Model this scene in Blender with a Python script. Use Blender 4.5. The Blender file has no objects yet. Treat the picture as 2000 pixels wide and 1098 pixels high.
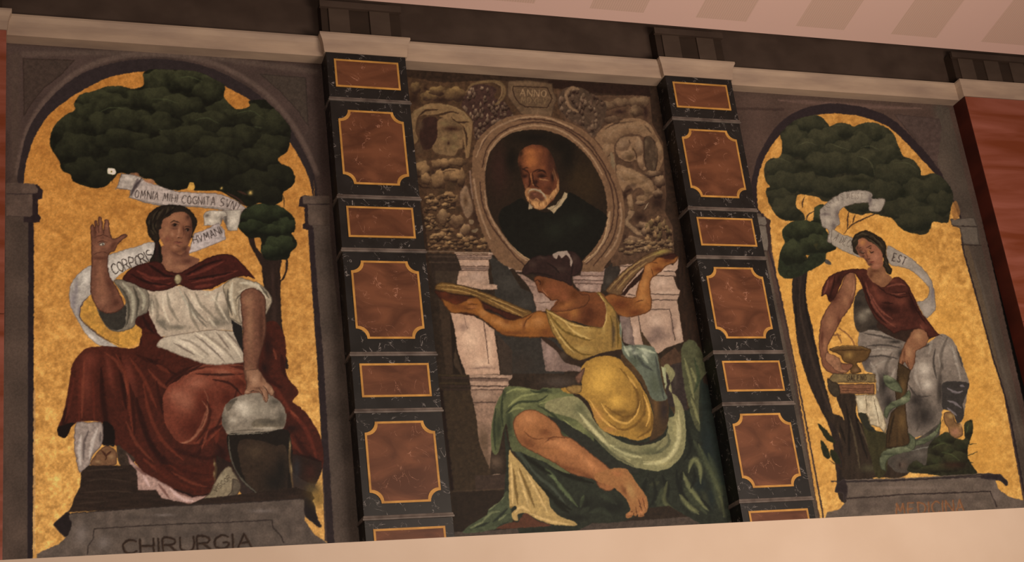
import bpy, bmesh, math, re
import numpy as np
from mathutils import Matrix, Vector

# ---------------------------------------------------------------- camera, world, lights, exposure
SC = bpy.context.scene
YAW, PIT, ROL, FPX, PX, PY = 0.381762521, 0.356671692, -0.131152389, 2814.89369, 1053.56353, 592.454771
cy_, sy_ = math.cos(YAW), math.sin(YAW); cp_, sp_ = math.cos(PIT), math.sin(PIT); cr_, sr_ = math.cos(ROL), math.sin(ROL)
FW = np.array([sy_*cp_, cy_*cp_, sp_]); RT0 = np.array([cy_, -sy_, 0.]); UP0 = np.cross(RT0, FW)
RT = cr_*RT0+sr_*UP0; UP = -sr_*RT0+cr_*UP0
CAM = np.array([0., -10., 1.6])
cam = bpy.data.cameras.new('camera'); camo = bpy.data.objects.new('camera', cam); SC.collection.objects.link(camo)
cam.sensor_fit = 'HORIZONTAL'; cam.sensor_width = 36; cam.lens = 36*FPX/2000
cam.shift_x = (1000-PX)/2000; cam.shift_y = (PY-549)/2000; cam.clip_end = 200
m = Matrix(((RT[0], UP[0], -FW[0], CAM[0]), (RT[1], UP[1], -FW[1], CAM[1]), (RT[2], UP[2], -FW[2], CAM[2]), (0, 0, 0, 1)))
camo.matrix_world = m; SC.camera = camo
SC.view_settings.view_transform = 'Standard'; SC.view_settings.look = 'None'; SC.view_settings.exposure = 0; SC.view_settings.gamma = 1
SC.view_settings.use_curve_mapping = False
w = bpy.data.worlds.new('world'); SC.world = w; w.use_nodes = True
w.node_tree.nodes['Background'].inputs[0].default_value = (1, .80, .68, 1); w.node_tree.nodes['Background'].inputs[1].default_value = .16
def area(name, loc, aim, sx, sy, power, col):
    l = bpy.data.lights.new(name, 'AREA'); l.shape = 'RECTANGLE'; l.size = sx; l.size_y = sy; l.energy = power; l.color = col
    o = bpy.data.objects.new(name, l); SC.collection.objects.link(o); o.location = loc
    o.rotation_euler = (Vector(aim)-Vector(loc)).to_track_quat('-Z', 'Y').to_euler(); return o
area('hall_light', (6.2, -6.6, 3.5), (5.6, 0, 4.6), 3.2, 1.4, 350, (1, .80, .64))
area('hall_light', (0.4, -6.4, 3.5), (1.2, 0, 4.6), 2.4, 1.2, 105, (1, .80, .64))

area('ceiling_fill', (5.0, -8.5, 3.0), (5.0, -5.5, 9.0), 3.5, 1.6, 120, (1, .84, .74))  # added uplight to brighten the ceiling; stands for no particular lamp

# ---------------------------------------------------------------- measuring: picture points <-> the wall plane
def ray(x, y): return FW+RT*((x-PX)/FPX)-UP*((y-PY)/FPX)
def at(x, y, Y):
    d = ray(x, y); return CAM+d*((Y-CAM[1])/d[1])
def project(X, Y, Z):
    d = np.stack([X-CAM[0], Y-CAM[1], Z-CAM[2]], -1); z = d@FW
    return PX+FPX*(d@RT)/z, PY-FPX*(d@UP)/z

# ---------------------------------------------------------------- helpers
def lin(h):
    c = np.array([int(h[i:i+2], 16) for i in (0, 2, 4)])/255; c = np.where(c <= .04045, c/12.92, ((c+.055)/1.055)**2.4)
    return (*c, 1)
def link(o, parent=None):
    SC.collection.objects.link(o)
    if parent: o.parent = parent
    return o
def tag(o, label=None, cat=None, group=None, kind=None):
    for k, v in (('label', label), ('category', cat), ('group', group), ('kind', kind)):
        if v: o[k] = v
    return o
def empty(name, loc):
    o = bpy.data.objects.new(name, None); o.location = loc; o.empty_display_size = .1; return link(o)
def mesh(name, verts, faces, mat, parent=None, bevel=0, smooth=False):
    me = bpy.data.meshes.new(name)
    off = Vector(parent.location) if parent is not None and parent.parent is None else (Vector(parent.parent.location) if parent is not None and parent.parent is not None else Vector((0, 0, 0)))
    me.from_pydata([tuple(Vector(v)-off) for v in verts], [], faces); me.materials.append(mat)
    bm = bmesh.new(); bm.from_mesh(me); bmesh.ops.remove_doubles(bm, verts=bm.verts, dist=1e-5); bmesh.ops.recalc_face_normals(bm, faces=bm.faces)
    if bevel: bmesh.ops.bevel(bm, geom=[e for e in bm.edges], offset=bevel, segments=2, affect='EDGES', profile=.6)
    bm.to_mesh(me); bm.free()
    if smooth:
        for p in me.polygons: p.use_smooth = True
    return link(bpy.data.objects.new(name, me), parent)
def boxv(x0, x1, y0, y1, z0, z1):
    v = [(x, y, z) for z in (z0, z1) for y in (y0, y1) for x in (x0, x1)]
    return v, [(0, 1, 3, 2), (4, 5, 7, 6), (0, 1, 5, 4), (2, 3, 7, 6), (0, 2, 6, 4), (1, 3, 7, 5)]
def box_(name, x0, x1, y0, y1, z0, z1, mat, parent=None, bevel=0): return mesh(name, *boxv(x0, x1, y0, y1, z0, z1), mat, parent, bevel)
def ring(outer, inner, y0, y1):
    """frame between two outlines (x,z) from depth y0 (back) to y1 (front)"""
    n = len(outer); v = [(x, y0, z) for x, z in outer]+[(x, y1, z) for x, z in outer]+[(x, y1, z) for x, z in inner]+[(x, y0, z) for x, z in inner]; f = []
    for i in range(n):
        j = (i+1) % n
        for a in range(4):
            b = (a+1) % 4; f.append((a*n+i, a*n+j, b*n+j, b*n+i))
    return v, f
def slab(o, y0, y1):
    n = len(o); return [(x, y0, z) for x, z in o]+[(x, y1, z) for x, z in o], [tuple(range(n)), tuple(range(n, 2*n))]+[(i, (i+1) % n, n+(i+1) % n, n+i) for i in range(n)]

# ---------------------------------------------------------------- materials
def mat(name, base, dark=None, scale=(3, 3, 3), lo=.35, hi=.65, rough=.6, spec=.25, detail=8, dist=0, vein=None, vscale=4, vw=.02, bump=0, rot=(0, 0, 0), rough_n=0):
    m = bpy.data.materials.new(name); m.use_nodes = True; t = m.node_tree; n = t.nodes; L = t.links; b = n['Principled BSDF']
    b.inputs['Roughness'].default_value = rough; b.inputs['Specular IOR Level'].default_value = spec
    tc = n.new('ShaderNodeTexCoord'); mp = n.new('ShaderNodeMapping'); mp.inputs['Scale'].default_value = scale; mp.inputs['Rotation'].default_value = rot; L.new(tc.outputs['Object'], mp.inputs[0])
    nz = n.new('ShaderNodeTexNoise'); nz.inputs['Scale'].default_value = 1; nz.inputs['Detail'].default_value = detail; nz.inputs['Distortion'].default_value = dist; L.new(mp.outputs[0], nz.inputs['Vector'])
    r = n.new('ShaderNodeValToRGB'); r.color_ramp.elements[0].position = lo; r.color_ramp.elements[1].position = hi
    r.color_ramp.elements[0].color = lin(dark or base); r.color_ramp.elements[1].color = lin(base); L.new(nz.outputs[0], r.inputs[0]); out = r.outputs[0]
    if vein:
        vz = n.new('ShaderNodeTexNoise'); vz.inputs['Scale'].default_value = vscale; vz.inputs['Detail'].default_value = 6; vz.inputs['Distortion'].default_value = 1.6; L.new(tc.outputs['Object'], vz.inputs['Vector'])
        s = n.new('ShaderNodeMath'); s.operation = 'SUBTRACT'; s.inputs[1].default_value = .5; L.new(vz.outputs[0], s.inputs[0])
        a = n.new('ShaderNodeMath'); a.operation = 'ABSOLUTE'; L.new(s.outputs[0], a.inputs[0])
        mr = n.new('ShaderNodeMapRange'); mr.inputs[1].default_value = 0; mr.inputs[2].default_value = vw; mr.inputs[3].default_value = 1; mr.inputs[4].default_value = 0; L.new(a.outputs[0], mr.inputs[0])
        v2 = n.new('ShaderNodeTexNoise'); v2.inputs['Scale'].default_value = vscale*1.7; L.new(tc.outputs['Object'], v2.inputs['Vector'])
        m2 = n.new('ShaderNodeMapRange'); m2.inputs[1].default_value = .5; m2.inputs[2].default_value = .62; L.new(v2.outputs[0], m2.inputs[0])
        mu = n.new('ShaderNodeMath'); mu.operation = 'MULTIPLY'; L.new(mr.outputs[0], mu.inputs[0]); L.new(m2.outputs[0], mu.inputs[1])
        mx = n.new('ShaderNodeMix'); mx.data_type = 'RGBA'; mx.inputs['B'].default_value = lin(vein); L.new(mu.outputs[0], mx.inputs['Factor']); L.new(out, mx.inputs['A']); out = mx.outputs['Result']
    L.new(out, b.inputs['Base Color'])
    if bump:
        bp = n.new('ShaderNodeBump'); bp.inputs['Strength'].default_value = bump; bp.inputs['Distance'].default_value = .01; L.new(nz.outputs[0], bp.inputs['Height']); L.new(bp.outputs[0], b.inputs['Normal'])
    return m
M = dict(
    plaster=mat('cream_plaster', 'c9b7a6', 'c3b09e', (1.5, 1.5, 1.5), bump=.05),
    cornice=mat('cream_cornice_plaster', 'b39e8a', '958274', (2, 6, 9), bump=.08, lo=.3, hi=.7),
    wall=mat('brown_plaster', '4a3a33', '3a2c27', (2, 2, 2)),
    frieze=mat('dark_brown_frieze_paint', '4c3e36', '40332c', (2.2, 2, 3), lo=.4, hi=.6),
    frieze2=mat('grey_brown_frieze_paint', '4f4138', '44372f', (3, 3, 6)),
    friezed=mat('dark_frieze_paint', '382b23', '30251e', (3, 3, 6)),
    black=mat('black_veined_marble', '201f1f', '141312', (5, 5, 5), vein='8f8a88', vscale=7, vw=.012, rough=.45, spec=.3),
    mould=mat('grey_moulding_marble', '6f6660', '4a423e', (8, 8, 8), rough=.5),
    red=mat('red_marble', '704630', '502f1f', (2.5, 2.5, 5), lo=.38, hi=.66, dist=1.2, vein='b0806a', vscale=5, vw=.006, rough=.5, rot=(0, .6, 0)),
    gold=mat('gold_border_paint', 'c4944c', 'a4783c', (9, 9, 9), rough=.5),
    brick=mat('red_brown_marble', '965a4c', '74381f', (.9, .9, 6), lo=.35, hi=.68, dist=.6, rough=.55),
    brickd=mat('joint_and_shade_red', '4a1c12', '36120b', (1, 1, 4), lo=.4, hi=.65, rough=.6),  # darker red: real joints, and the shade painted on the pilaster side
    floor=mat('grey_stone_floor', '5a5048', '4a423c', (1, 1, 1)),
    mirror=None)

# ---------------------------------------------------------------- paint box: pigments of the murals
CW, CH = 2130, 1140
rng = np.random.default_rng(7)
CV = np.zeros((CH, CW, 3), np.float32)
LB = np.zeros((CH, CW), np.int16)
PARTS = ['none']
MASK = {}
TR = [0.0, 0.0, 1.0]
def tile(ox, oy, s): TR[:] = [ox, oy, s]
def noise(cell, seed, cellx=None):
    r = np.random.default_rng(seed); cx = cellx or cell
    h, w = int(CH/cell)+3, int(CW/cx)+3
    g = r.random((h, w)).astype(np.float32)
    y = np.arange(CH)/cell; x = np.arange(CW)/cx
    yi = y.astype(int); xi = x.astype(int); fy = (y-yi)[:, None]; fx = (x-xi)[None]
    fy = fy*fy*(3-2*fy); fx = fx*fx*(3-2*fx)
    a = g[yi][:, xi]; b = g[yi][:, xi+1]; c = g[yi+1][:, xi]; d = g[yi+1][:, xi+1]
    return ((a*(1-fx)+b*fx)*(1-fy)+(c*(1-fx)+d*fx)*fy-.5).astype(np.float32)
NZ = {2: noise(2.2, 1), 5: noise(5, 2), 12: noise(12, 3), 40: noise(40, 4), 90: noise(90, 5), 'h': noise(4, 6, 22), 'v': noise(22, 8, 4), 'b5': noise(5, 12), 'b2': noise(2.2, 13)}
def hexc(c): return np.array([int(c[i:i+2], 16) for i in (0, 2, 4)], np.float32)
def pts(s):
    p = np.array([[float(v) for v in q.strip('!').split(',')] for q in s.split() for _ in range(2 if q[-1] == '!' else 1)], np.float64)
    return p/TR[2]+np.array(TR[:2])
def crom(p, closed=True, n=6):
    m = len(p); out = []
    for i in range(m if closed else m-1):
        if closed: a, b, c, d = p[i-1], p[i], p[(i+1) % m], p[(i+2) % m]
        else: a, b, c, d = p[max(i-1, 0)], p[i], p[i+1], p[min(i+2, m-1)]
        k = n if np.hypot(*(c-b)) > 6 else 3
        for j in range(k):
            t = j/k
            out.append(.5*((2*b)+(-a+c)*t+(2*a-5*b+4*c-d)*t*t+(-a+3*b-3*c+d)*t**3))
    if not closed: out.append(p[-1])
    return np.array(out)
def box(p, pad):
    x0 = max(int(p[:, 0].min()-pad), 0); x1 = min(int(p[:, 0].max()+pad)+2, CW)
    y0 = max(int(p[:, 1].min()-pad), 0); y1 = min(int(p[:, 1].max()+pad)+2, CH)
    return x0, y0, max(x1, x0+1), max(y1, y0+1)
def sdf(p, bb):
    x0, y0, x1, y1 = bb
    X, Y = np.meshgrid(np.arange(x0, x1, dtype=np.float32)+.5, np.arange(y0, y1, dtype=np.float32)+.5)
    d = np.full(X.shape, 1e9, np.float32); ins = np.zeros(X.shape, bool)
    for i in range(len(p)):
        ax, ay = p[i-1]; bx, by = p[i]; ex, ey = bx-ax, by-ay; l = ex*ex+ey*ey
        if l < 1e-9: continue
        wx, wy = X-ax, Y-ay
        t = np.clip((wx*ex+wy*ey)/l, 0, 1)
        d = np.minimum(d, (wx-ex*t)**2+(wy-ey*t)**2)
        if ay != by:
            c = (ay <= Y) != (by <= Y)
            ins ^= c & (X < ax+(Y-ay)*(ex/ey))
    d = np.sqrt(d); return np.where(ins, -d, d)
def clipmask(clip, bb):
    if clip is None: return 1.0
    x0, y0, x1, y1 = bb; o = np.zeros((y1-y0, x1-x0), np.float32)
    for nm in clip.split('+'):
        (a0, b0, a1, b1), m = MASK[nm]
        u0, v0, u1, v1 = max(a0, x0), max(b0, y0), min(a1, x1), min(b1, y1)
        if u1 > u0 and v1 > v0:
            o[v0-y0:v1-y0, u0-x0:u1-x0] = np.maximum(o[v0-y0:v1-y0, u0-x0:u1-x0], m[v0-b0:v1-b0, u0-a0:u1-a0])
    return o
def blend(bb, al, col, tex=0, ts=5):
    x0, y0, x1, y1 = bb; c = hexc(col) if isinstance(col, str) else col
    if tex: c = c*(1+tex/100*(NZ[ts][y0:y1, x0:x1]+.6*NZ[2][y0:y1, x0:x1]))[..., None]
    v = CV[y0:y1, x0:x1]; v += (c-v)*al[..., None]
def part(nm):
    if nm not in PARTS: PARTS.append(nm)
    return PARTS.index(nm)
def F(pt, name, col, s, sm=1, soft=1.2, tex=22, ts=5, edge=None, ew=1.5, clip=None, a=1):
    """fill an outline; pt = part it belongs to, name = mask later strokes stay inside; edge = rim colour"""
    p = pts(s) if isinstance(s, str) else s
    if sm: p = crom(p)
    bb = box(p, soft+1); d = sdf(p, bb)
    al = np.clip(.5-d/soft, 0, 1).astype(np.float32)*clipmask(clip, bb)
    if name: MASK[name] = (bb, al)
    blend(bb, al*a, col, tex, ts)
    if edge is not None: blend(bb, al*np.exp(-(np.maximum(-d, 0)/ew)**2).astype(np.float32)*.8, edge)
    if pt:
        x0, y0, x1, y1 = bb; LB[y0:y1, x0:x1][al > .5] = part(pt)
def S(clip, col, w, a, s, soft=.8, taper=1, sm=1, tex=14, pt=None):
    """one or more brush strokes ('|' between them) of half-width w, opacity a, tapering to the ends"""
    for q in s.split('|'):
        p = pts(q)
        if sm and len(p) > 2: p = crom(p, False, 5)
        bb = box(p, w+2); x0, y0, x1, y1 = bb
        X, Y = np.meshgrid(np.arange(x0, x1, dtype=np.float32)+.5, np.arange(y0, y1, dtype=np.float32)+.5)
        seg = np.hypot(*(p[1:]-p[:-1]).T); L = seg.sum()+1e-6; acc = 0; f = np.full(X.shape, 9, np.float32)
        for i in range(len(p)-1):
            ax, ay = p[i]; ex, ey = p[i+1]-p[i]; l = ex*ex+ey*ey+1e-9
            t = np.clip(((X-ax)*ex+(Y-ay)*ey)/l, 0, 1); g = (acc+t*seg[i])/L; acc += seg[i]
            ww = w*(1-taper*.75*np.abs(2*g-1)**2.2)
            f = np.minimum(f, np.hypot(X-ax-ex*t, Y-ay-ey*t)/ww)
        al = np.clip((1-f)/max(soft, .02), 0, 1); al = al*al*(3-2*al)*a
        if w < 1.1: al = np.clip((1.35*w-f*w)/.9, 0, 1)*a
        al = al.astype(np.float32)*clipmask(clip, bb); blend(bb, al, col, tex)
        if pt: LB[y0:y1, x0:x1][al > .5] = part(pt)
def B(clip, col, a, *e):
    """soft round touches: cx,cy,rx,ry[,degrees] each, in tile units"""
    for q in e:
        v = [float(t) for t in q.split(',')]; cx, cy = v[0]/TR[2]+TR[0], v[1]/TR[2]+TR[1]
        rx, ry = v[2]/TR[2], v[3]/TR[2]; g = math.radians(v[4] if len(v) > 4 else 0); r = max(rx, ry)*1.6
        bb = box(np.array([[cx, cy]]), r); x0, y0, x1, y1 = bb
        X, Y = np.meshgrid(np.arange(x0, x1, dtype=np.float32)+.5-cx, np.arange(y0, y1, dtype=np.float32)+.5-cy)
        u = (X*math.cos(g)+Y*math.sin(g))/rx; w = (-X*math.sin(g)+Y*math.cos(g))/ry
        al = (np.exp(-(u*u+w*w)*1.4)*a).astype(np.float32)*clipmask(clip, bb); blend(bb, al, col, 10)
GL = {'A': '0,1 .5,0 1,1|.2,.65 .8,.65', 'C': '1,.15 .6,0 .15,.2 0,.5 .15,.85 .6,1 1,.85', 'D': '0,0 0,1|0,0 .7,.1 1,.5 .7,.9 0,1', 'E': '.8,0 0,0 0,1 .85,1|0,.5 .6,.5',
 'G': '1,.15 .6,0 .15,.2 0,.5 .15,.85 .6,1 1,.8 1,.55 .65,.55', 'H': '0,0 0,1|1,0 1,1|0,.5 1,.5', 'I': '.5,0 .5,1', 'M': '0,1 .15,0 .5,.7 .85,0 1,1', 'N': '0,1 0,0 1,1 1,0', 'L': '0,0 0,1 .8,1',
 'O': '.5,0 .1,.2 0,.5 .1,.8 .5,1 .9,.8 1,.5 .9,.2 .5,0', 'P': '0,1 0,0 .7,.05 .9,.27 .7,.5 0,.5', 'R': '0,1 0,0 .7,.05 .9,.25 .7,.48 0,.5|.4,.5 1,1', 'S': '.9,.12 .5,0 .1,.15 .15,.4 .8,.6 .9,.85 .5,1 .05,.88',
 'T': '0,0 1,0|.5,0 .5,1', 'U': '0,0 0,.7 .3,1 .7,1 1,.7 1,0', 'V': '0,0 .5,1 1,0', 'X': '0,0 1,1|1,0 0,1', 'Q': '.5,0 .1,.2 0,.5 .1,.8 .5,1 .9,.8 1,.5 .9,.2 .5,0|.6,.7 1,1.1'}
def TX(clip, col, txt, base, h, w=.9, fill=.72, a=1):
    """letters standing on a base line (tile units) h high, spread evenly along it; ' ' leaves a gap"""
    p = crom(pts(base), False, 8); seg = np.hypot(*(p[1:]-p[:-1]).T); cum = np.r_[0, np.cumsum(seg)]; L = cum[-1]
    wid = [.35 if c == 'I' else (.55 if c == ' ' else (1.2 if c == 'M' else 1)) for c in txt]; tot = sum(wid); x = 0; hh = h/TR[2]
    keep = list(TR)
    for c, k in zip(txt, wid):
        if c in GL:
            s0 = (x+k*(1-fill)/2)/tot*L; dx = k*fill/tot*L; m = s0+dx/2
            q = np.array([np.interp(m, cum, p[:, 0]), np.interp(m, cum, p[:, 1])])
            q2 = np.array([np.interp(m+1, cum, p[:, 0]), np.interp(m+1, cum, p[:, 1])]); q1 = np.array([np.interp(m-1, cum, p[:, 0]), np.interp(m-1, cum, p[:, 1])])
            t = (q2-q1)/np.hypot(*(q2-q1)); n = np.array([-t[1], t[0]])
            TR[:] = [0, 0, 1]
            for sg in GL[c].split('|'):
                v = np.array([[float(z) for z in r.split(',')] for r in sg.split()])
                w2 = q+np.outer((v[:, 0]-.5)*dx, t)+np.outer((v[:, 1]-1)*hh, n)
                S(clip, col, w, a, ' '.join('%.2f,%.2f' % (e[0], e[1]) for e in w2), taper=.2, sm=c in 'COSDGPRQU')
            TR[:] = keep
        x += k
def PUFF(clip, hi, lo, *e, dim=0, a=.9):
    """billows of leaves: each lit on its upper side, dark below; dim = how much darker the low ones get"""
    for q in e:
        cx, cy, rx, ry = [float(v)/TR[2] for v in q.split(',')][:4]; cx += TR[0]; cy += TR[1]
        bb = box(np.array([[cx-rx*1.2, cy-ry*1.2], [cx+rx*1.2, cy+ry*1.2]]), 2); x0, y0, x1, y1 = bb
        X, Y = np.meshgrid((np.arange(x0, x1)+.5-cx)/rx, (np.arange(y0, y1)+.5-cy)/ry)
        wob = 1+.10*np.sin(np.arctan2(Y, X)*5+cx)+.05*np.sin(np.arctan2(Y, X)*9+cy); r = np.sqrt(X*X+Y*Y)/wob
        al = np.clip((1.02-r)/.10, 0, 1); al = (al*al*(3-2*al)*a).astype(np.float32)*clipmask(clip, bb)
        g = np.clip(.62-.62*Y-.25*r*r-.12*X+NZ[12][y0:y1, x0:x1]*.5+NZ[5][y0:y1, x0:x1]*.25, 0, 1)[..., None]
        h = hexc(hi)*(1-dim*np.clip((cy-150)/300, 0, 1)); col = hexc(lo)+(h-hexc(lo))*g
        v = CV[y0:y1, x0:x1]; v += (col*(1+.14*NZ[2][y0:y1, x0:x1])[..., None]-v)*al[..., None]
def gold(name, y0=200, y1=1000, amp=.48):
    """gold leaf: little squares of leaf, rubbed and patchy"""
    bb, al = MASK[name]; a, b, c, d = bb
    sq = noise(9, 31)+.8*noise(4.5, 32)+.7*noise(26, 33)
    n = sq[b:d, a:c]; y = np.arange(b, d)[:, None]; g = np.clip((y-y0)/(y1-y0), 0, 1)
    base = hexc('a86c2a')*(1-g[..., None])+hexc('ca9449')*g[..., None]  # base carries the light falloff: darker at the top, brighter below
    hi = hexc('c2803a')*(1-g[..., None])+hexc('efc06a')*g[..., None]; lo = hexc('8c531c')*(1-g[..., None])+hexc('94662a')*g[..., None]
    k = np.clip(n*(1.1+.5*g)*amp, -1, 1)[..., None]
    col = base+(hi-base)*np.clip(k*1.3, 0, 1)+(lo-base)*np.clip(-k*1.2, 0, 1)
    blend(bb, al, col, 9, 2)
def E(pt, name, col, cx, cy, rx, ry, ang=0, **k):
    t = np.linspace(0, 2*math.pi, 28, endpoint=False); g = math.radians(ang); s = TR[2]
    x, y = rx/s*np.cos(t), ry/s*np.sin(t)
    F(pt, name, col, np.c_[cx/s+TR[0]+x*math.cos(g)-y*math.sin(g), cy/s+TR[1]+x*math.sin(g)+y*math.cos(g)], sm=0, **k)

# ---------------------------------------------------------------- left mural
def paint_left():
    tile(0, 0, 1)
    F('stone_surround', 'Lst', '443430', '8,60 640,100 668,500 705,1139 0,1139', sm=0, ts=40, tex=22)
    S('Lst', '5a4941', 60, .9, '30,700 30,1100|655,650 675,1100', taper=0, soft=1)
    S('Lst', '4a3a33', 14, .8, '30,110 30,390', taper=0)
    tile(0, 0, 2.745)
    S('Lst', '3c2a24', 14, .8, '40,210 900,262 1710,325', taper=0)
    S('Lst', '57453e', 9, .7, '130,290 400,285 800,285 1190,310|1190,315 1690,385', taper=0)
    F(None, 'sp1', '3d2f29', '122,312 400,322 330,400 240,470 180,540 128,625', sm=0, a=.8, edge='2a1d19')
    F(None, 'sp2', '40352e', '1390,395 1640,415 1655,680 1600,600 1500,490', sm=0, a=.8, edge='2b211e')
    S('Lst', '5d4a43', 8, .8, '92,930 110,830 160,670 250,530 380,410 520,335 700,296 850,290 1000,305 1160,345 1320,425 1450,525 1560,655 1640,790 1700,930', taper=0)
    F('stone_surround', None, '2e2425', '98,990 105,880 130,760 170,660 240,560 330,470 440,395 560,350 700,322 830,315 950,325 1080,350 1200,395 1320,460 1430,545 1530,650 1600,760 1660,880 1695,980 1701,1050! 1701,1110! 1640,1110 900,1200 200,1100', tex=14)
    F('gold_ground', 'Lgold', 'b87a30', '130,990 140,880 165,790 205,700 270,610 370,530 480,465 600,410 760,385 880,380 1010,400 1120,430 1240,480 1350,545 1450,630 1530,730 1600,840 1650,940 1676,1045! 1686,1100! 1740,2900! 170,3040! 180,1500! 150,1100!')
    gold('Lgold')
    # side piers with their painted capitals
    tile(0, 360, 3.23)
    F('stone_surround', 'Lp', '4c3d36', '34,40 180,40 178,700 175,1500 170,2390 20,2390 34,700', sm=0, ts=40, tex=25)
    F('stone_surround', None, '241b1f', '180,200 214,245 214,700 212,1300 206,2390 172,2390 178,700', sm=0)
    S(None, '8a7060', 2, .5, '218,1300 216,2330', taper=0)
    F('stone_surround', None, '2a1e20', '150,8 235,0 270,38 266,92 241,96 241,190 258,206 250,242 150,240', sm=0)
    F('stone_surround', 'Lc', '53423b', '36,-10 215,-5 240,30 236,55 204,60 204,195 190,206 40,200', sm=0, ts=12)
    S('Lc', '2f2424', 1.3, .9, '40,60 205,62|40,200 200,208', taper=0)
    tile(340, 360, 3.327)
    F('stone_surround', 'Lq', '55463f', '895,262 1010,262 1030,500 1100,1200 1220,2440 1042,2440 965,1098', sm=0, ts=40, tex=25)
    F('stone_surround', None, '2b2023', '870,290 905,280 933,700 968,1098 1048,2440 1000,2440 925,1098 890,600', sm=0)
    F('stone_surround', None, '2a1e20', '820,82 850,72 900,80 900,290 865,296 838,290 835,262 850,250 848,150 808,145', sm=0)
    F('stone_surround', 'Lc2', '5a4941', '835,76 1010,74 1010,268 885,268 872,250 868,135 838,128', sm=0, ts=12)
    S('Lc2', '2f2424', 1.6, .9, '838,128 1010,130|885,270 1010,270', taper=0)
    # trunk and crown of the tree
    F('tree_trunk', 'Ltr', '2a1c17', '575,470 580,640 600,760 590,900 585,1080 735,1200 722,1080 700,880 692,720 694,640 720,610 738,540 736,480 726,486 722,560 696,620 690,560 690,480', tex=30, ts='v')
    F('tree_trunk', None, '2a1c17', '485,345 520,340 530,400 572,460 590,500 585,560 540,480 495,400', ts='v')
    S(None, '3a2a18', 1.6, .9, '715,150 712,90 700,60|500,60 540,110', pt='tree_trunk')
    B('Ltr', '45302a', .6, '650,900,25,180', '640,600,18,80')
    tile(50, 110, 3)
    F('tree_foliage', 'Lf', '17180f', '690,100 740,78 880,80 1000,88 1100,130 1165,175 1165,240 1230,308 1300,300 1330,270 1400,262 1480,330 1550,420 1548,490 1530,560 1478,598 1490,625 1545,650 1578,700 1570,750 1510,800 1500,850 1430,880 1370,860 1300,880 1210,830 1130,790 1000,788 985,770 965,745 950,770 900,785 840,780 780,760 740,722 690,715 650,690 600,690 550,682 520,712 470,760 400,772 330,755 275,730 262,695 210,665 195,610 150,540 145,470 175,400 240,340 290,315 285,270 330,220 400,205 470,178 560,175 625,190 690,170', tex=35)
    F(None, None, '17180f', '1310,262 1400,255 1420,290 1330,290')
    PUFF('Lf', '3f3f29', '13140d', '800,160,150,90', '950,140,140,80', '1090,200,110,90', '560,200,120,60', '400,260,120,70', '740,250,160,70', '500,290,130,75', '900,300,150,80', '340,350,110,80', '1180,320,120,70', '1310,350,140,70', '1060,390,160,70', '600,380,150,80', '1440,410,120,95', '450,400,110,75', '780,400,120,75', '240,430,110,95', '1250,470,140,70', '950,480,170,75', '1450,520,110,65', '300,540,130,95', '560,500,170,75', '1130,540,170,75', '760,540,140,70', '1380,600,150,70', '600,620,170,85', '850,650,190,90', '1120,660,180,90', '350,670,120,80', '1490,700,95,75', '1350,740,150,75', '450,720,90,60', '900,730,140,50', '1390,810,110,60', dim=.55)
    S('Lf', '4e5638', 1.6, .45, '430,330 500,300 590,310|740,250 830,255 900,280|990,375 1060,360 1140,400|1240,335 1320,320 1400,370|1330,410 1390,420|780,425 800,440|880,130 960,120 1040,150')
    B('Lf', '0f110b', .6, '650,600,150,60', '900,690,160,60', '560,500,120,35')
    tile(340, 360, 3.327)
    F('tree_foliage', 'Lf2', '15180f', '415,215 450,160 540,130 640,130 720,160 780,220 785,300 765,320 800,375 795,405 760,440 740,485 690,492 600,490 565,440 568,375 550,345 490,350 440,310 410,260', tex=30)
    PUFF('Lf2', '333a24', '10150c', '600,200,170,75', '720,270,80,55', '510,280,100,50', '640,300,90,40', '690,400,110,70', '620,440,70,45')
    tile(50, 110, 3)
    F('tree_foliage', None, 'd8d2b0', '480,658 500,655 525,665 528,690 505,695 482,685', tex=5)
    E('tree_foliage', None, '6e5a20', 502, 676, 5, 5)
    S(None, '241a10', 1.2, .9, '506,695 508,745|500,700 540,690', pt='tree_foliage')
    F(None, None, 'c09040', '960,745 985,742 988,780 950,785'); B(None, 'd8b060', .9, '1148,772,9,9', '1318,800,14,14')
    S('Lf', '4a2a22', 3, .7, '1180,800 1250,840 1290,880|1240,790 1300,810')
    # scroll
    F('ribbon_scroll', 'R1', '8f8581', '560,690 610,692 660,700 740,750 880,790 1000,800 1120,805 1220,840 1292,888! 1262,922! 1180,905 1060,890 940,882 820,880 700,858 607,828! 612,785! 533,775! 558,690!', sm=1, edge='3a2c2c', ew=1)
    F('ribbon_scroll', 'R1a', 'a2928f', '675,730 760,752 880,790 1000,800 1120,806 1220,840 1290,888! 1262,918! 1180,895 1060,882 940,876 820,872 700,850 620,820', edge='4a3a34', ew=.8)
    F('ribbon_scroll', 'R1b', '9a8d88', '562,690! 610,692 655,700 682,712! 620,787! 533,770!', edge='3a2c2c', ew=.8)
    B('R1b', 'bdb0ac', .7, '610,715,40,14'); S('R1b', '55484c', 5, .7, '660,715 630,785')
    S('R1', '3c3034', 5, .75, '680,715 640,770 615,815')
    F('ribbon_scroll', None, '8a5a40', '610,688 655,682 662,700', a=.8); F('ribbon_scroll', None, '966850', '690,728 745,722 750,750', a=.8)
    TX('R1a', '241814', 'OMNIA MIHI COGNITA SVNT', '635,828 800,845 930,862 1060,870 1150,878 1255,912', 46, w=.75, fill=.68)
    tile(340, 360, 3.327)
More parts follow.
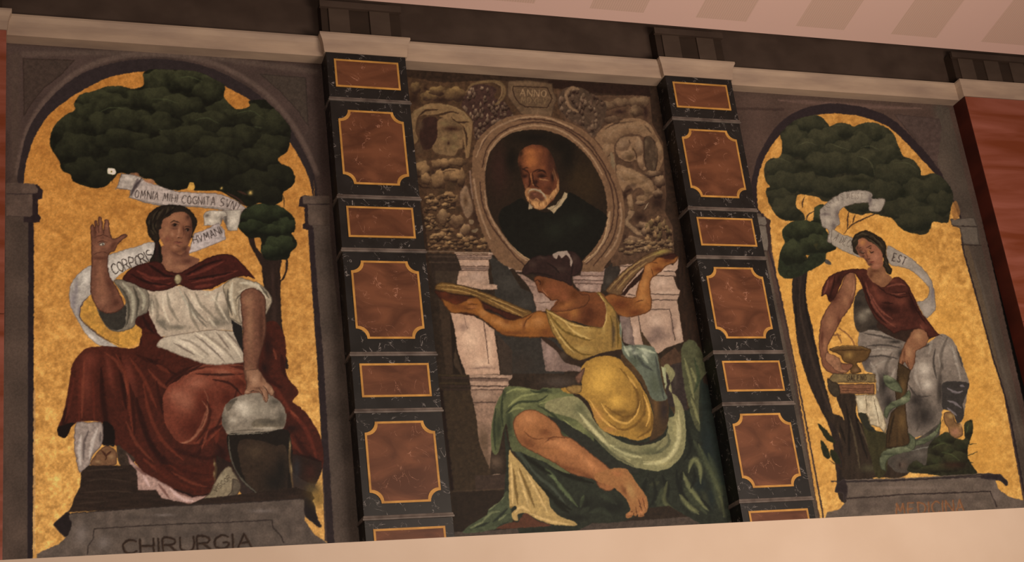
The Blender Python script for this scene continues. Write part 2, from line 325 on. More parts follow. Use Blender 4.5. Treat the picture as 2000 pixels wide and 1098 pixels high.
    F('ribbon_scroll', 'R2', '9a8f86', '300,170! 440,165! 425,240 412,302! 348,300! 335,260 320,230', edge='40302e', ew=.8); B('R2', 'c6bab0', .9, '390,230,30,60'); B('R2', '4c4340', .9, '335,240,14,70')
    F('ribbon_scroll', 'R2b', 'a89c92', '190,205 205,180 250,170 320,175 345,200 325,215 300,270! 195,268! 195,225', edge='40302e', ew=.8); B('R2b', '5a4e4a', .85, '215,205,24,16', '310,230,16,30'); B('R2b', 'c6bab0', .8, '240,240,30,20', '280,185,40,10')
    F('ribbon_scroll', 'R3', 'a6989a', '130,320 200,295 290,250 330,300 335,360 250,395 160,430 95,450', sm=0, edge='40302e', ew=.8)
    B('R3', '6d6260', .8, '305,300,18,60'); B('R3', 'b9acac', .6, '150,400,50,30')
    TX('R3', '241814', 'HVMANI', '126,388 230,355 318,315', 48, w=.8)
    # left arm of the scroll
    tile(110, 360, 3.327)
    F('ribbon_scroll', 'R4', '9d938f', '640,375 500,410 380,445 320,470 300,500 222,528 150,575 100,640 85,700 92,790 130,870 190,970 260,1035 330,1056 420,1052 330,1015 240,950 180,880 155,860 165,790 230,715 330,700 380,620 450,560 560,520 650,470', sm=1, edge='4a3a38', ew=.8)
    B('R4', 'c6bdb8', .9, '190,610,30,55,20', '400,560,60,60'); B('R4', '776d74', .85, '110,760,22,80', '150,820,20,40', '130,680,14,60'); B('R4', 'cfc4c0', .8, '450,490,120,45,-20', '600,440,50,40', '230,990,60,16,35')
    S('R4', '382626', 1, .9, '230,715 170,770 152,840 160,880 240,955 330,1015 420,1050')
    TX('R4', '241814', 'CORPORIS', '372,588 470,548 560,520 640,478', 66, w=.95, fill=.8)
    F('gold_ground', 'Lg3', 'b88434', '180,770 240,712 300,800 400,960 520,890 560,960 555,1010 500,1050 420,1060 330,1015 240,950 165,880 160,820', tex=25)
    B('Lg3', '9a6a2c', .7, '350,960,60,40', '200,860,30,30', '300,880,60,30')
    S('Lg3', '442c1a', 1.1, .9, '165,880 250,955 340,1015 430,1052')
    # figure: red mantle behind, lower body
    F('painted_woman/robe#dark_red_robe', 'Lrb', '3b1712', '500,880 600,790 620,850 700,1010 650,1100 540,1100 545,1010 560,950', tex=25)
    S('Lrb', '24100e', 7, .7, '560,860 600,930 650,1040'); S('Lrb', '5a271e', 5, .6, '590,950 620,1040')
    tile(50, 640, 3.05)
    F('painted_woman/robe#dark_red_robe', 'Lrobe', '461c13', '430,112 520,112 620,125 690,90 700,0 800,60 960,150 1180,170 1300,160 1400,0 1480,-40 1538,40 1552,140 1548,240 1562,300 1626,384 1592,440 1655,491 1715,571 1755,651 1775,761 1765,850 1700,930 1500,800 1350,700 1150,1010 1050,1030 900,1010 800,920 700,860 640,790 530,700 450,690 460,570 300,568 240,655 195,640 190,600 215,540 240,440 260,330 275,230 310,170 360,125', tex=24)
    # cloth modelling
    B('Lrobe', '6e3225', .85, '380,190,60,60', '360,330,45,160', '500,260,25,120,-10', '620,280,30,120,-15')
    S('Lrobe', '270d0a', 9, .8, '450,240 460,420 480,560 500,700|240,480 225,620|560,180 580,320 600,480|660,420 700,560 760,720 900,880 1100,960')
    S('Lrobe', '2a0f0b', 6, .7, '720,180 820,240 900,280|640,380 700,600 800,760 960,860 1120,880|930,290 860,350 815,450 850,580|1000,230 900,280 830,340')
    S('Lrobe', '70301f', 6, .65, '540,160 600,300 620,480 640,620|700,330 740,520 820,680 940,790|620,180 700,300 780,480|780,220 860,270|860,820 1000,900 1150,900|700,780 850,900 1000,960')
    S('Lrobe', '5d2519', 5, .7, '290,300 260,460 235,560|330,240 320,420 320,560|400,300 410,560')
    F(None, 'Lun', '180c0b', '190,600 230,578 300,572 292,658 200,650', clip='Lrobe'); F(None, 'Lun2', '140b0a', '456,575 480,560 525,600 530,700 500,705 455,690')
    # big knee seen front
    F('painted_woman/robe#dark_red_robe', 'Lkn', '6e3324', '815,430 850,350 920,310 1000,260 1110,232 1190,225 1280,250 1360,290 1300,420 1240,500 1130,640 1050,690 930,690 870,640 830,560', clip='Lrobe', tex=20)
    B('Lkn', '9a5e4a', .8, '960,440,90,80', '1020,330,90,60', '1180,270,70,35', '900,400,60,50'); B('Lkn', '47190f', .8, '1000,600,90,90', '1060,480,60,90', '1290,330,70,40', '1200,420,60,60')
    B('Lkn', '5c2417', .6, '1060,420,60,70')
    S('Lkn', '96604a', 3, .5, '1060,360 1085,430 1070,520 1010,640 930,690 880,670'); S('Lkn', '8a4a38', 4, .6, '880,400 960,340 1040,300')
    tile(340, 660, 3.05)
    S('Lrobe', '8a4b38', 4, .6, '20,260 120,180 260,160 420,165|60,230 180,190 400,200'); S('Lrobe', '2b0f0b', 4, .8, '0,250 90,200 170,160|130,215 280,220 410,215|230,250 330,270 400,340')
    S('Lkn', 'a06c54', 3.2, .6, '165,375 200,430 170,530 100,610 30,630 -10,620'); S('Lkn', '301009', 5, .6, '190,370 215,440 190,540 130,620')
    S('Lrobe', '6a2a1c', 7, .7, '240,500 220,560 190,640|260,540 250,630|560,230 640,360 720,480|680,420 780,540 830,660 850,740|640,520 700,620 760,690')
    S('Lrobe', '31110d', 8, .8, '0,660 120,700 160,660|20,780 160,860 230,880|150,640 220,560 290,520|530,150 560,240 640,300|720,580 800,700 870,740|640,100 660,230')
    S('Lrobe', '8a4430', 4, .6, '200,550 180,620 165,660|590,60 610,130|690,430 740,480')
    B('Lrobe', '24100f', .9, '280,690,45,60', '700,540,60,30', '730,760,30,80', '560,60,30,90', '540,180,30,40'); B('Lrobe', '4a201a', .8, '830,800,60,60')
    F('painted_woman/robe#dark_red_robe', 'Lrs', '46190f', '100,760 250,740 240,830 190,940 80,950 -60,860 -100,760', clip='Lrobe', a=.6)
    S('Lrobe', '1d0c0b', 6, .8, '690,700 800,715 880,740|0,900 120,950 200,930')
    # underskirt at the foot, shoe
    tile(50, 640, 3.05)
    F('painted_woman/underskirt#white_underskirt', 'Lus', '8c7c78', '300,572 380,566 455,572 456,690 400,760 380,820 350,850 320,860 300,780 290,700', edge='4a3a3a')
    S('Lus', 'b8aba8', 6, .8, '430,600 400,680 380,780|330,640 320,740 330,820'); S('Lus', '5a4d4c', 4, .8, '380,610 350,680 345,790|450,620 440,680')
    F('painted_woman/sandal#sandalled_foot', 'Lsh', '6e4c34', '385,815 430,740 480,705 520,720 540,740 545,790 530,820 440,825', edge='3a221a'); S('Lsh', '3a1a10', 3, .9, '450,730 480,765 475,790|510,735 480,765'); B('Lsh', '9a7a58', .7, '510,770,20,20', '430,800,20,10')
    F('painted_woman', None, '3a2c24', '545,700 600,740 650,780 620,830 560,815', tex=35)
    F('painted_woman/underskirt#pink_white_hem_of_the_underskirt', 'Lpk', 'a3827c', '600,745 640,800 700,860 800,915 840,935 900,975 990,1010 1090,1000 1130,990 1060,1050 980,1050 900,1040 810,1020 780,972 668,970 660,880 620,810', sm=0, edge='5a3a38')
    S('Lpk', 'c4a4a4', 5, .8, '700,880 740,950|860,960 930,1020 1000,1035'); S('Lpk', '6a4640', 4, .8, '790,930 860,1020|650,830 720,880|900,980 990,1010')
    tile(50, 640, 3.05)
    S('Lrobe', '7d3b28', 5, .55, '470,150 540,200 590,300 610,400|350,200 340,350 335,540|730,250 800,330 870,380|1180,240 1260,280 1330,350|600,560 660,690 760,800|870,860 980,920 1080,950'); S('Lrobe', '2a0e0a', 6, .6, '620,330 640,480 650,640|780,320 800,420 820,520|1260,360 1240,440 1180,520 1130,600|660,160 740,200 800,190|980,760 1080,780 1150,760|1140,690 1180,780 1160,900')
    # bodice, sash
    tile(110, 360, 3.327)
    F('painted_woman/dress#white_dress', 'Lbo', 'aa9889', '580,690 660,690 790,660 900,680 1010,690 1120,640 1230,700 1230,860 1240,940 1160,950 1000,945 860,965 690,990 640,920 600,830', tex=16)
    B('Lbo', 'c8b8a8', .8, '720,740,70,60', '880,800,60,90,30', '1040,740,60,50'); B('Lbo', '5d564c', .75, '1120,850,70,70', '780,930,90,20', '690,900,40,30', '620,780,25,60', '1040,900,60,30')
    S('Lbo', '6b6258', 4, .8, '800,690 840,760 920,870 980,930|830,700 900,820 980,900|650,880 720,950'); S('Lbo', 'b8aea0', 3.5, .7, '790,670 850,780 930,900|960,720 1010,700|1000,760 1080,700')
    F('painted_woman/sash#white_sash', 'Lsa', 'ab9c8e', '650,1050 700,995 860,965 1000,945 1100,950 1180,960 1220,1020 1240,1100 1245,1150 1100,1170 980,1170 850,1130 700,1070', tex=12, edge='5a4a42')
    B('Lsa', 'cbbcae', .8, '850,1030,120,35,10', '1020,1080,90,40,20'); S('Lsa', '6e5f56', 3, .8, '900,980 1000,1060 1100,1160|1100,955 1180,1040 1230,1120|760,1030 900,1110|1040,960 1130,1080')
    S('Lbo', '70665a', 5, .6, '640,720 660,800 650,900|720,700 740,800 800,900|900,700 940,780 1000,840 1060,900|1100,690 1130,760 1180,860|860,760 880,860 930,950|1050,700 1040,800 1090,880'); S('Lbo', 'd0c2b0', 4, .6, '690,720 700,820 740,910|860,700 900,760 950,820|1010,720 1060,800 1120,900|620,760 630,860|980,860 1040,930')
    S('Lsa', '7d6e62', 4, .6, '800,1000 900,1040 1000,1120|960,970 1080,1060 1160,1150|1160,980 1210,1060'); S('Lsa', 'd6c8b6', 4, .6, '760,1010 860,1060 960,1130|900,960 1000,1020 1090,1100|1080,970 1160,1060 1200,1130')
    # sleeves
    F('painted_woman/sleeve#rolled_white_sleeve_of_the_raised_arm', 'Lsl', '776c60', '375,630 430,622 520,650 590,690 605,760 590,830 520,870 510,920 440,955 370,955 320,920 280,850 265,795 330,840 450,780 420,700', tex=18, edge='3a322c')
    F('painted_woman', 'Lsl2', '35302b', '275,810 330,840 400,825 450,790 452,860 440,930 380,950 330,925 290,870', clip='Lsl')
    S('Lsl', 'a39b8a', 6, .8, '430,640 490,720 500,820 490,900|530,670 570,740 560,820'); S('Lsl', '3d382f', 4, .8, '400,650 460,740 470,850 450,930|500,660 530,760 520,860')
    # raised arm and hand with an eye in the palm
    F('painted_woman', 'Lra', '704636', '228,450 222,300 224,270 238,262 250,280 248,240 262,235 272,270 272,218 285,212 298,230 305,300 315,235 328,228 342,245 350,310 365,352 400,345 440,325 462,335 440,355 405,385 380,430 340,455 335,540 350,600 400,690 440,780 410,820 340,842 280,820 240,760 222,690 226,560', edge='2c1611', ew=1.6, tex=18)
    B('Lra', '8a5a44', .8, '290,600,30,120', '290,700,45,50', '330,390,45,30', '270,420,25,30'); B('Lra', '4d2a20', .75, '350,650,25,80,-20', '390,770,40,40', '250,300,14,50', '290,480,60,14', '370,400,20,40,30')
    S('Lra', '3c1f17', 1.2, .8, '250,280 258,320|272,270 280,320|305,300 308,330|240,350 300,330 350,350|340,455 300,440 240,455'); B('Lra', '9c6a52', .6, '285,260,6,40', '330,270,7,35', '300,760,40,30')
    E(None, None, '54433c', 298, 388, 20, 11, -8); E(None, None, 'b0a498', 300, 389, 14, 7, -8); E(None, None, '1c1210', 302, 389, 5, 6); E(None, None, 'e8e0d8', 304, 387, 2, 2)
    S('Lra', '3a2018', 1, .9, '270,378 300,370 330,378')
    # neck, face, hair
    F('painted_woman', 'Lnk', '7b4f3c', '690,400 860,400 865,460 930,490 900,530 820,570 770,575 710,550 676,500 685,450', tex=10)
    B('Lnk', '9a6a50', .8, '730,500,30,60', '800,540,60,20'); B('Lnk', '4f2c23', .8, '790,450,50,20,20', '850,500,40,20', '840,440,20,30')
    tile(270, 390, 8.447)
    F('painted_woman/hair#dark_hair', 'Lhb', '241b14', '480,85 620,90 760,110 870,190 940,270 975,370 950,450 900,570 860,640 370,640 380,800 385,1040 190,1040 240,900 270,790 270,700 210,650 160,560 145,450 130,350 180,240 240,180 330,120', edge='15100c', ew=2, tex=30)
    F('painted_woman', 'Lfa', '80523c', '400,350 500,280 600,215 700,200 790,220 860,300 880,400 890,520 870,640 820,770 770,860 690,920 620,880 520,840 430,760 380,680 345,600 345,500 380,470', tex=8)
    B('Lfa', '946549', .85, '640,290,120,70', '470,500,60,90', '430,600,50,70', '560,330,90,50'); B('Lfa', '47291f', .85, '880,430,50,150', '850,620,45,120,10', '770,810,80,50,-20', '820,290,50,60')
    B('Lfa', '5e3829', .75, '790,560,40,100', '640,860,90,30', '740,470,30,60'); B('Lfa', 'a3745a', .75, '672,520,20,80,8', '650,610,26,18', '600,780,50,25', '560,570,40,40'); B('Lfa', '6e3a2e', .55, '480,650,60,50')
    S('Lfa', '2a1a13', 2.2, .85, '535,378 600,352 690,388'); S('Lfa', '2e1c15', 2.2, .85, '765,455 810,440 870,460')
    B('Lfa', '3a231b', .9, '605,425,60,30', '815,500,50,32'); B('Lfa', '53322a', .8, '600,480,60,18'); S('Lfa', '1a100d', 1.3, .95, '555,420 600,398 655,425|775,500 815,478 855,498'); E(None, None, '120c0a', 606, 425, 18, 17); B(None, '8a7468', .75, '640,432,10,8', '802,508,12,12'); E(None, None, '150e0c', 822, 503, 13, 14)
    S('Lfa', '3e221a', 2, .6, '745,440 755,520 742,600'); S('Lfa', '4a2a20', 1.2, .8, '640,640 665,622 700,640 735,620'); B(None, '24110d', .9, '668,632,18,8')
    B('Lfa', '7a3f38', .85, '655,715,70,16'); S('Lfa', '43201c', 1.5, .9, '590,702 640,694 680,704 735,700'); S('Lfa', '4a2c22', 1.6, .7, '625,762 700,768'); S('Lfa', '4f2c22', 2.4, .6, '500,840 590,880 690,925')
    S('Lhb', '443a2a', 3, .65, '330,180 260,260 220,360|420,150 350,240 300,340|500,120 480,190 400,280|560,130 600,150|240,380 250,480 300,560|180,330 190,420|200,500 260,580|300,400 280,480'); S('Lhb', '0f0b09', 2.4, .7, '380,140 300,240 260,330|470,150 440,230 380,300|300,340 270,440 320,540|230,300 200,400 230,520|620,110 560,180 440,270')
    S('Lhb', '2e1a18', 6, .7, '320,700 300,850 290,1000'); S('Lhb', '120c0b', 3, .8, '350,700 350,850 370,1000|290,760 260,900')
    # shoulder cape and brooch
    tile(110, 360, 3.327)
    F('painted_woman/cape#red_shoulder_cape', 'Lca', '431a15', '430,610 460,570 520,530 590,510 640,500 690,520 720,560 800,575 870,540 960,490 1060,455 1150,465 1220,530 1290,610 1240,600 1180,600 1080,640 1000,680 880,685 800,655 740,680 640,695 560,675 500,645 440,625', edge='200c0a', tex=22)
    S('Lca', '6c3026', 5, .75, '520,560 620,610 740,610|560,600 660,660 750,640|1090,500 960,560 850,600|1180,560 1050,600 880,640|900,670 1020,650'); S('Lca', '1f0c0b', 4, .8, '480,580 600,640 740,655|640,540 700,590 770,600|840,590 980,520 1080,490|860,620 1000,600 1150,570|600,520 680,580')
    E('painted_woman/brooch#pale_oval_brooch', 'Lbr', '8c7c5e', 790, 618, 24, 34, edge='33251a'); B('Lbr', 'b0a282', .8, '785,610,12,16')
    # resting arm: sleeve, arm, hand
    tile(340, 360, 3.327)
    F('painted_woman/robe#dark_red_robe', 'Ldk', '1e1b1b', '370,880 440,920 455,1110 430,1060 390,980', sm=0)
    F('painted_woman/sleeve#rolled_white_sleeve_of_the_resting_arm', 'Lrsl', '988876', '320,660 400,605 480,620 560,650 620,710 638,760 610,820 585,850 540,760 480,720 430,740 425,850 440,910 400,890 360,860 340,760', edge='443c34')
    S('Lrsl', 'c0b5a4', 6, .8, '380,640 370,740 400,850|430,640 540,660 600,740|420,700 500,690 560,730'); S('Lrsl', '4d453c', 4, .85, '400,760 430,720 500,710 560,760 590,820|350,680 350,760 380,850|560,660 620,740')
    tile(340, 560, 3.05)
    F('painted_woman', 'Lrar', '6e4636', '395,60 420,20 480,10 540,60 545,160 548,260 530,350 505,450 510,510 548,580 600,640 590,660 570,640 575,690 545,690 530,650 470,640 420,650 430,590 415,500 410,350 405,200', edge='2c1712', ew=1.6)
    B('Lrar', '93684f', .8, '450,240,28,200', '450,520,30,60', '440,80,35,40'); B('Lrar', '47281e', .8, '520,250,20,180', '500,480,14,60')
    # globe on its wooden stand
    tile(340, 660, 3.05)
    F(None, 'Lgk', '2a1a15', '250,700 330,740 690,690 740,700 880,745 880,800 830,900 800,990 600,990 420,960 380,900 250,860', sm=0, tex=25)
    B('Lgk', '2a2a30', .8, '730,780,30,80'); B('Lgk', '4a3a1a', .8, '820,920,40,50'); B('Lgk', '452019', .7, '810,800,40,60')
    F('painted_globe', 'Lgl', '807469', '420,338 480,328 545,334 600,355 645,400 668,460 662,515 640,555! 560,562 440,570 318,574! 292,530 284,480 295,425 325,380 370,352', tex=20)
    B('Lgl', 'c4b8ac', .95, '425,430,60,55', '400,405,40,30'); F(None, 'Lct', '554b40', '310,400 350,370 380,360 350,400 320,440', clip='Lgl', a=.7); F(None, 'Lct', '665a4a', '480,490 520,480 590,485 640,470 660,520 600,545 500,535 460,520', clip='Lgl', a=.6); B('Lgl', '8f8478', .8, '520,430,90,50'); B('Lgl', '4a433c', .8, '290,510,30,60', '640,480,30,60', '560,500,90,20', '340,380,30,20', '600,380,40,30')
    S('Lgl', '5a5046', 2, .8, '500,490 560,485 600,500|340,560 440,550 560,545')
    B('Lgl', 'c0b4a8', .7, '350,490,30,20', '560,540,60,10')
    F('painted_globe/stand#dark_wooden_globe_stand', 'Lgd', '1c1612', '320,578 420,570 560,560 690,575 690,940 560,968 500,940 420,870 360,780 325,680', tex=18)
    F(None, 'Lgi', '35271e', '385,620 500,610 600,640 670,660 675,900 660,940 560,950 450,880 400,780', clip='Lgd'); B('Lgi', '4a392b', .9, '480,680,70,50'); B('Lgi', '151311', .85, '600,860,80,80', '640,780,40,90')
    S('Lgd', '5e584e', 3, .85, '325,590 335,700 370,800 440,880 540,960'); S('Lgl+Lgd', '888074', 1.4, .9, '318,575 430,572 560,566')
    S(None, '5a4630', 4, .9, '685,620 690,740 700,820 710,920', pt='painted_globe/stand#dark_wooden_globe_stand'); B(None, 'a88e62', .8, '690,640,6,40', '700,780,6,30', '690,935,12,12')
    S(None, '4c3a26', 4, .9, '235,720 250,780 240,860', pt='painted_globe/stand#dark_wooden_globe_stand'); B(None, '907c58', .8, '240,750,7,14', '238,810,6,20')
    F('painted_woman', 'Lha', '8a624c', '425,195! 500,185! 520,215 545,252 575,283 596,318 590,342 573,345 556,325 562,362 550,384 536,372 520,338 498,322 470,318 452,332 424,336 419,322 432,298 430,250', edge='2c1712', ew=1, tex=10)
    B('Lha', 'a88068', .8, '480,250,30,40', '545,300,16,16', '580,315,10,20', '440,322,16,8', '535,345,8,20'); B('Lha', '5c3a2c', .7, '500,300,40,10', '440,260,10,30', '520,240,10,30')
    S('Lha', '231411', 1.2, .9, '500,295 520,320 545,372|530,285 548,305 560,330|450,322 480,312')
    # open book
    F('painted_book', 'Lbk', '7e705c', '300,780 335,768 355,800 395,870 380,930 330,975 260,975 175,965 215,920 250,850', edge='33261e')
    F('painted_book', None, '5c5044', '350,840 398,870 380,930 330,975 270,975 320,940 345,900', edge='33261e'); B('Lbk', '978a74', .7, '290,850,40,50'); TX('Lbk', '33261c', 'VISCOR', '250,925 290,880 345,835', 26, w=.7, a=.8)
    # plinth with its inscription
    tile(50, 800, 3.685)
    F('painted_plinth', 'Lrk', '2c1f19', '395,460 450,405 640,405 760,400 800,440 808,580 940,580 980,640 1180,680 1280,640 1480,620 1950,560 2060,600 2080,640 2060,660 300,740 330,700 350,640 390,560 400,500', sm=0, tex=35, ts='h')
    S('Lrk', '46362c', 2.5, .6, '420,520 560,500 760,520|400,600 600,585 780,600|430,440 700,425|360,680 600,660', soft=1)
    F('painted_plinth', None, '1f1718', '300,740 330,765 335,860 290,920 215,850 205,820 260,770', edge='3a302e'); 
    F('painted_plinth', 'Lpl', '584b45', '310,762 330,745 700,718 1100,690 1474,672 1830,650 1990,640 2010,660 2010,800 2080,900 2230,1000 2200,1100 80,1100 80,1040 150,1005 240,970 310,900 335,830', sm=0, tex=25, ts=12)
    F('painted_plinth', None, '1d1617', '2010,640 2060,650 2085,700 2100,780 2130,840 2110,850 2060,810 2010,760', edge='3a302e')
    S('Lpl', '251c1b', 1.8, .95, '310,748 700,720 1100,692 1474,675 2000,640', taper=0); S('Lpl', '857a76', 1.2, .8, '330,730 700,708 1474,664 2000,626', taper=0, sm=0)
    S('Lpl', '2e2422', 1.8, .9, '490,880 495,860 800,840 1150,822 1474,812 1775,795 1780,850 1830,900 1860,960|490,875 485,930 450,980 445,1040', sm=0, taper=0)
    B('Lpl', '4a3f3b', .7, '900,780,300,25', '1300,900,300,30'); B('Lpl', '766a68', .7, '560,960,60,60', '400,900,60,90', '1000,760,80,10', '1700,730,100,16')
    TX('Lpl', '291a13', 'CHIRURGIA', '690,1040 1200,1018 1640,990', 100, w=3.6, fill=.78); TX('Lpl', '8a6a4e', 'CHIRURGIA', '696,1040 1206,1018 1646,990', 90, w=.8, fill=.78, a=.2)
    tile(340, 660, 3.05)
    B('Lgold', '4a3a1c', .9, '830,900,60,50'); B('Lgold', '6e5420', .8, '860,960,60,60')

# ---------------------------------------------------------------- centre mural
def paint_mid():
    tile(0, 0, 1)
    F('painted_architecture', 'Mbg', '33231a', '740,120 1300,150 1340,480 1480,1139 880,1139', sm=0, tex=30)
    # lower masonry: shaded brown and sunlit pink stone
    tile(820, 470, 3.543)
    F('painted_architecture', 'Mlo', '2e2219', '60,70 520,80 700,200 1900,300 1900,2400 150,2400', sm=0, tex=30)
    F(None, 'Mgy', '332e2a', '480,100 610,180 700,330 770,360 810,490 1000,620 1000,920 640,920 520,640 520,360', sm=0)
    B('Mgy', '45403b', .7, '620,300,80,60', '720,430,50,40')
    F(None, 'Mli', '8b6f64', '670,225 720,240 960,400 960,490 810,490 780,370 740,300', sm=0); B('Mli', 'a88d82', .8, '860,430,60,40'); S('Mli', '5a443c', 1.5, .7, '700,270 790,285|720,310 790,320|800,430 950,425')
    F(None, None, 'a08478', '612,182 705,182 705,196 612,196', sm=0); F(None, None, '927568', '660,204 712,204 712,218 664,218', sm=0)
    # left pedestal
    F('painted_architecture', None, '30241d', '50,72 250,75 300,300 100,300', sm=0)
    F('painted_architecture/pedestal#left_pale_stone_pedestal', 'Mc', 'a08170', '245,75 516,82 516,100 495,104 497,125 478,130 480,180 472,205 480,300 535,306 536,340 400,335 256,300 270,210 290,200', sm=0)
    S('Mc', '4a352e', 1.5, .9, '60,102 250,102 510,102|60,128 500,130|70,178 480,180|70,205 475,207|420,340 530,342', taper=0, sm=0)
    S('Mc', '5e4a44', 3, .8, '250,115 500,118|280,192 480,194', taper=0); B('Mc', 'a5897c', .8, '390,250,70,40', '380,88,110,8', '390,160,80,14')
    S(None, '45352b', 2.5, .8, '60,80 245,84|60,110 240,112|70,150 260,152', taper=0)
    F(None, None, '3b2e24', '108,210 270,210 250,300 110,300', sm=0)
    F('painted_architecture', None, '3a2b20', '130,400 210,430 230,920 180,925', sm=0); F(None, None, '231911', '208,500 240,500 300,930 230,925', sm=0); F(None, None, '3f3024', '245,740 300,940 232,860', sm=0)
    F('painted_architecture/pedestal#left_pale_stone_pedestal', 'Mpa', 'b08c78', '210,500 330,500 440,560 515,620 555,925 320,930 260,760 240,600', sm=0, tex=12)
    B('Mpa', 'd0ad96', .8, '350,680,90,120', '480,760,30,120', '420,850,80,50'); B('Mpa', '7a5f56', .6, '300,600,40,30', '440,880,80,14')
    S('Mpa', '5a433b', 1.5, .9, '442,560 460,700 477,850', taper=0); S('Mpa', '7a6055', 1.2, .8, '330,890 420,880 520,885|300,500 330,620')
    F(None, None, '3d3028', '530,640 640,760 640,925 560,925', sm=0)
    F('painted_architecture/pedestal#left_pale_stone_pedestal', 'Mc3', 'a08170', '340,928 640,930 638,948 612,975 615,1000 600,1030 565,1032 540,1100 365,1100 350,1010', sm=0); S(None, '3b2a24', 2, .9, '150,950 350,952 600,955|160,1008 350,1008 600,1008|170,1032 590,1034', taper=0, sm=0)
    S('Mc3', '5e473e', 4, .8, '340,964 612,966', taper=0); S(None, '40321f', 3, .7, '130,932 330,936|140,985 330,990', taper=0)
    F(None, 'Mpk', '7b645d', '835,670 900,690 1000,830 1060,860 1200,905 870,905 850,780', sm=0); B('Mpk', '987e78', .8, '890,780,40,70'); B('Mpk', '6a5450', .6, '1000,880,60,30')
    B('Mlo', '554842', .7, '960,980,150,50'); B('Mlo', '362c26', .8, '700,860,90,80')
    tile(860, 740, 3.43)
    F('painted_architecture', 'Md1', '382a1d', '20,80 215,80 250,230 300,380 340,640 440,640 450,750 90,750', sm=0, tex=25)
    F('painted_architecture', 'Md2', '8b6d5d', '200,70 420,70 400,160 370,300 340,500 330,600 260,430 240,250', sm=0); B('Md2', '54402f', .8, '290,420,50,120', '310,560,30,60'); B('Md2', 'a08474', .7, '290,110,80,35'); S('Md2', '43302a', 1.6, .9, '200,160 370,158|200,72 430,72', taper=0)
    B('Mlo', '7a6252', .6, '375,560,50,60'); F(None, 'Md3', '40302a', '230,650 450,640 450,740 240,750', sm=0, a=.7); S(None, '9a8070', 1, .8, '340,645 400,640'); S(None, '54402f', 1.5, .6, '90,755 300,745 450,735', taper=0)
    F('painted_architecture', None, '2a1f17', '80,765 450,745 470,1080 100,1080', sm=0, tex=20)
    S(None, '1d0f0b', 5, .9, '5,80 30,300 60,560 80,740', taper=.2)
    F('painted_architecture', None, '4c3f38', '-60,1030 300,1020 700,985 1029,970 1600,930 2000,900 2000,1150 -60,1150', sm=0)
    # right pedestal
    tile(1060, 470, 3.543)
    F('painted_architecture', None, '2c1c13', '900,0 1000,0 1200,1100 1000,1100 960,640', sm=0, tex=35, ts='v')
    F('painted_architecture/pedestal#middle_pale_stone_pedestal', 'Mr0', '8a6f66', '270,195 435,195 432,230 420,270 430,300 410,300 400,360 260,350 215,300 205,250 260,240', sm=0); B('Mr0', 'a88e84', .8, '340,215,60,14', '330,265,70,14', '310,320,60,20'); S('Mr0', '4a352e', 1.3, .9, '270,212 432,214|240,242 425,246|205,272 425,276|215,297 415,300', taper=0)
    F(None, None, '332b26', '430,200 500,140 540,210 470,340 410,350', sm=0); B(None, '4c443e', .6, '460,280,30,40')
    F('painted_architecture/pedestal#right_pale_stone_pedestal', 'Mr1', 'a28474', '490,100 690,105 900,170 940,115 935,190 915,215 925,245 905,250 930,330 950,345 945,380 930,410 975,700 860,740 800,780 640,730 600,520 500,500 470,360 540,205 520,140', sm=0, tex=12)
    B('Mr1', 'b99c8c', .8, '820,290,70,40', '840,360,90,14', '780,560,60,60', '640,640,30,70', '940,640,20,60', '590,115,70,8', '850,205,60,10'); B('Mr1', '6c5650', .7, '790,620,50,30', '740,690,50,30', '900,600,16,60', '800,660,80,40')
    S('Mr1', '40302a', 1.4, .9, '500,122 690,126|520,150 660,152|530,178 620,178|750,370 945,376|750,410 930,413|740,476 880,476 915,690|660,515 695,715|590,370 640,380|770,242 920,246|840,212 930,214|600,530 635,725', taper=0, sm=0)
    # putti, shells and fruit in stone on both sides of the oval
    tile(790, 140, 6.1)
    F('painted_sculpture', 'Ms1', '4a3323', '20,60 200,90 460,130 1037,100 1900,160 1900,700 1000,1100 980,1500 1040,1900 1000,2180 290,2160 240,1800 190,1500 130,1300 100,1050 70,600 60,400', sm=0, tex=30)
    B('Ms1', '5e4629', .8, '430,240,200,60', '620,280,80,80', '230,320,50,40', '140,200,60,60'); B('Ms1', '2b1a14', .9, '440,340,100,35', '120,330,60,80', '250,200,30,40')
    F(None, 'Msh', '75593c', '65,560 100,480 200,420 300,380 450,380 600,420 720,490 800,580 810,640 800,760 770,1000 730,1000 700,760 690,640 500,560 350,520 200,520 150,560 130,700 160,800 120,860 90,760', tex=20)
    S('Msh', '2f1d14', 3, .85, '150,560 240,470 400,450|240,530 400,520 550,480 650,500|560,540 620,600 770,600|700,640 740,780 740,900'); S('Msh', '7d6444', 3, .8, '100,520 200,440 350,400|420,400 560,410 700,480 780,590|660,520 760,570|750,650 760,760')
    F(None, 'Mh', '35201a', '230,560 390,560 400,780 330,900 220,920 180,760', tex=20); B('Ms1', '55402f', .8, '190,640,40,60', '170,920,50,70')
    F(None, 'Mf', '6c5238', '400,580 520,560 680,640 700,720 690,900 640,930 590,1000 420,980 330,920 390,780', tex=25)
    B('Mf', '331c14', .95, '570,680,120,35', '520,850,16,30'); B('Mf', '75603f', .8, '600,780,40,40', '470,800,50,30', '590,900,50,30', '470,620,50,30'); B('Ms1', '70573d', .8, '430,970,50,25', '540,975,50,25', '550,1060,130,40', '190,1080,60,40')
    F(None, 'Mwr', '402a24', '730,220 800,170 900,150 1037,170 1100,220 1060,300 1100,330 1200,370 1330,600 1200,620 1040,640 860,820 830,700 800,560 700,440 680,400', tex=30)
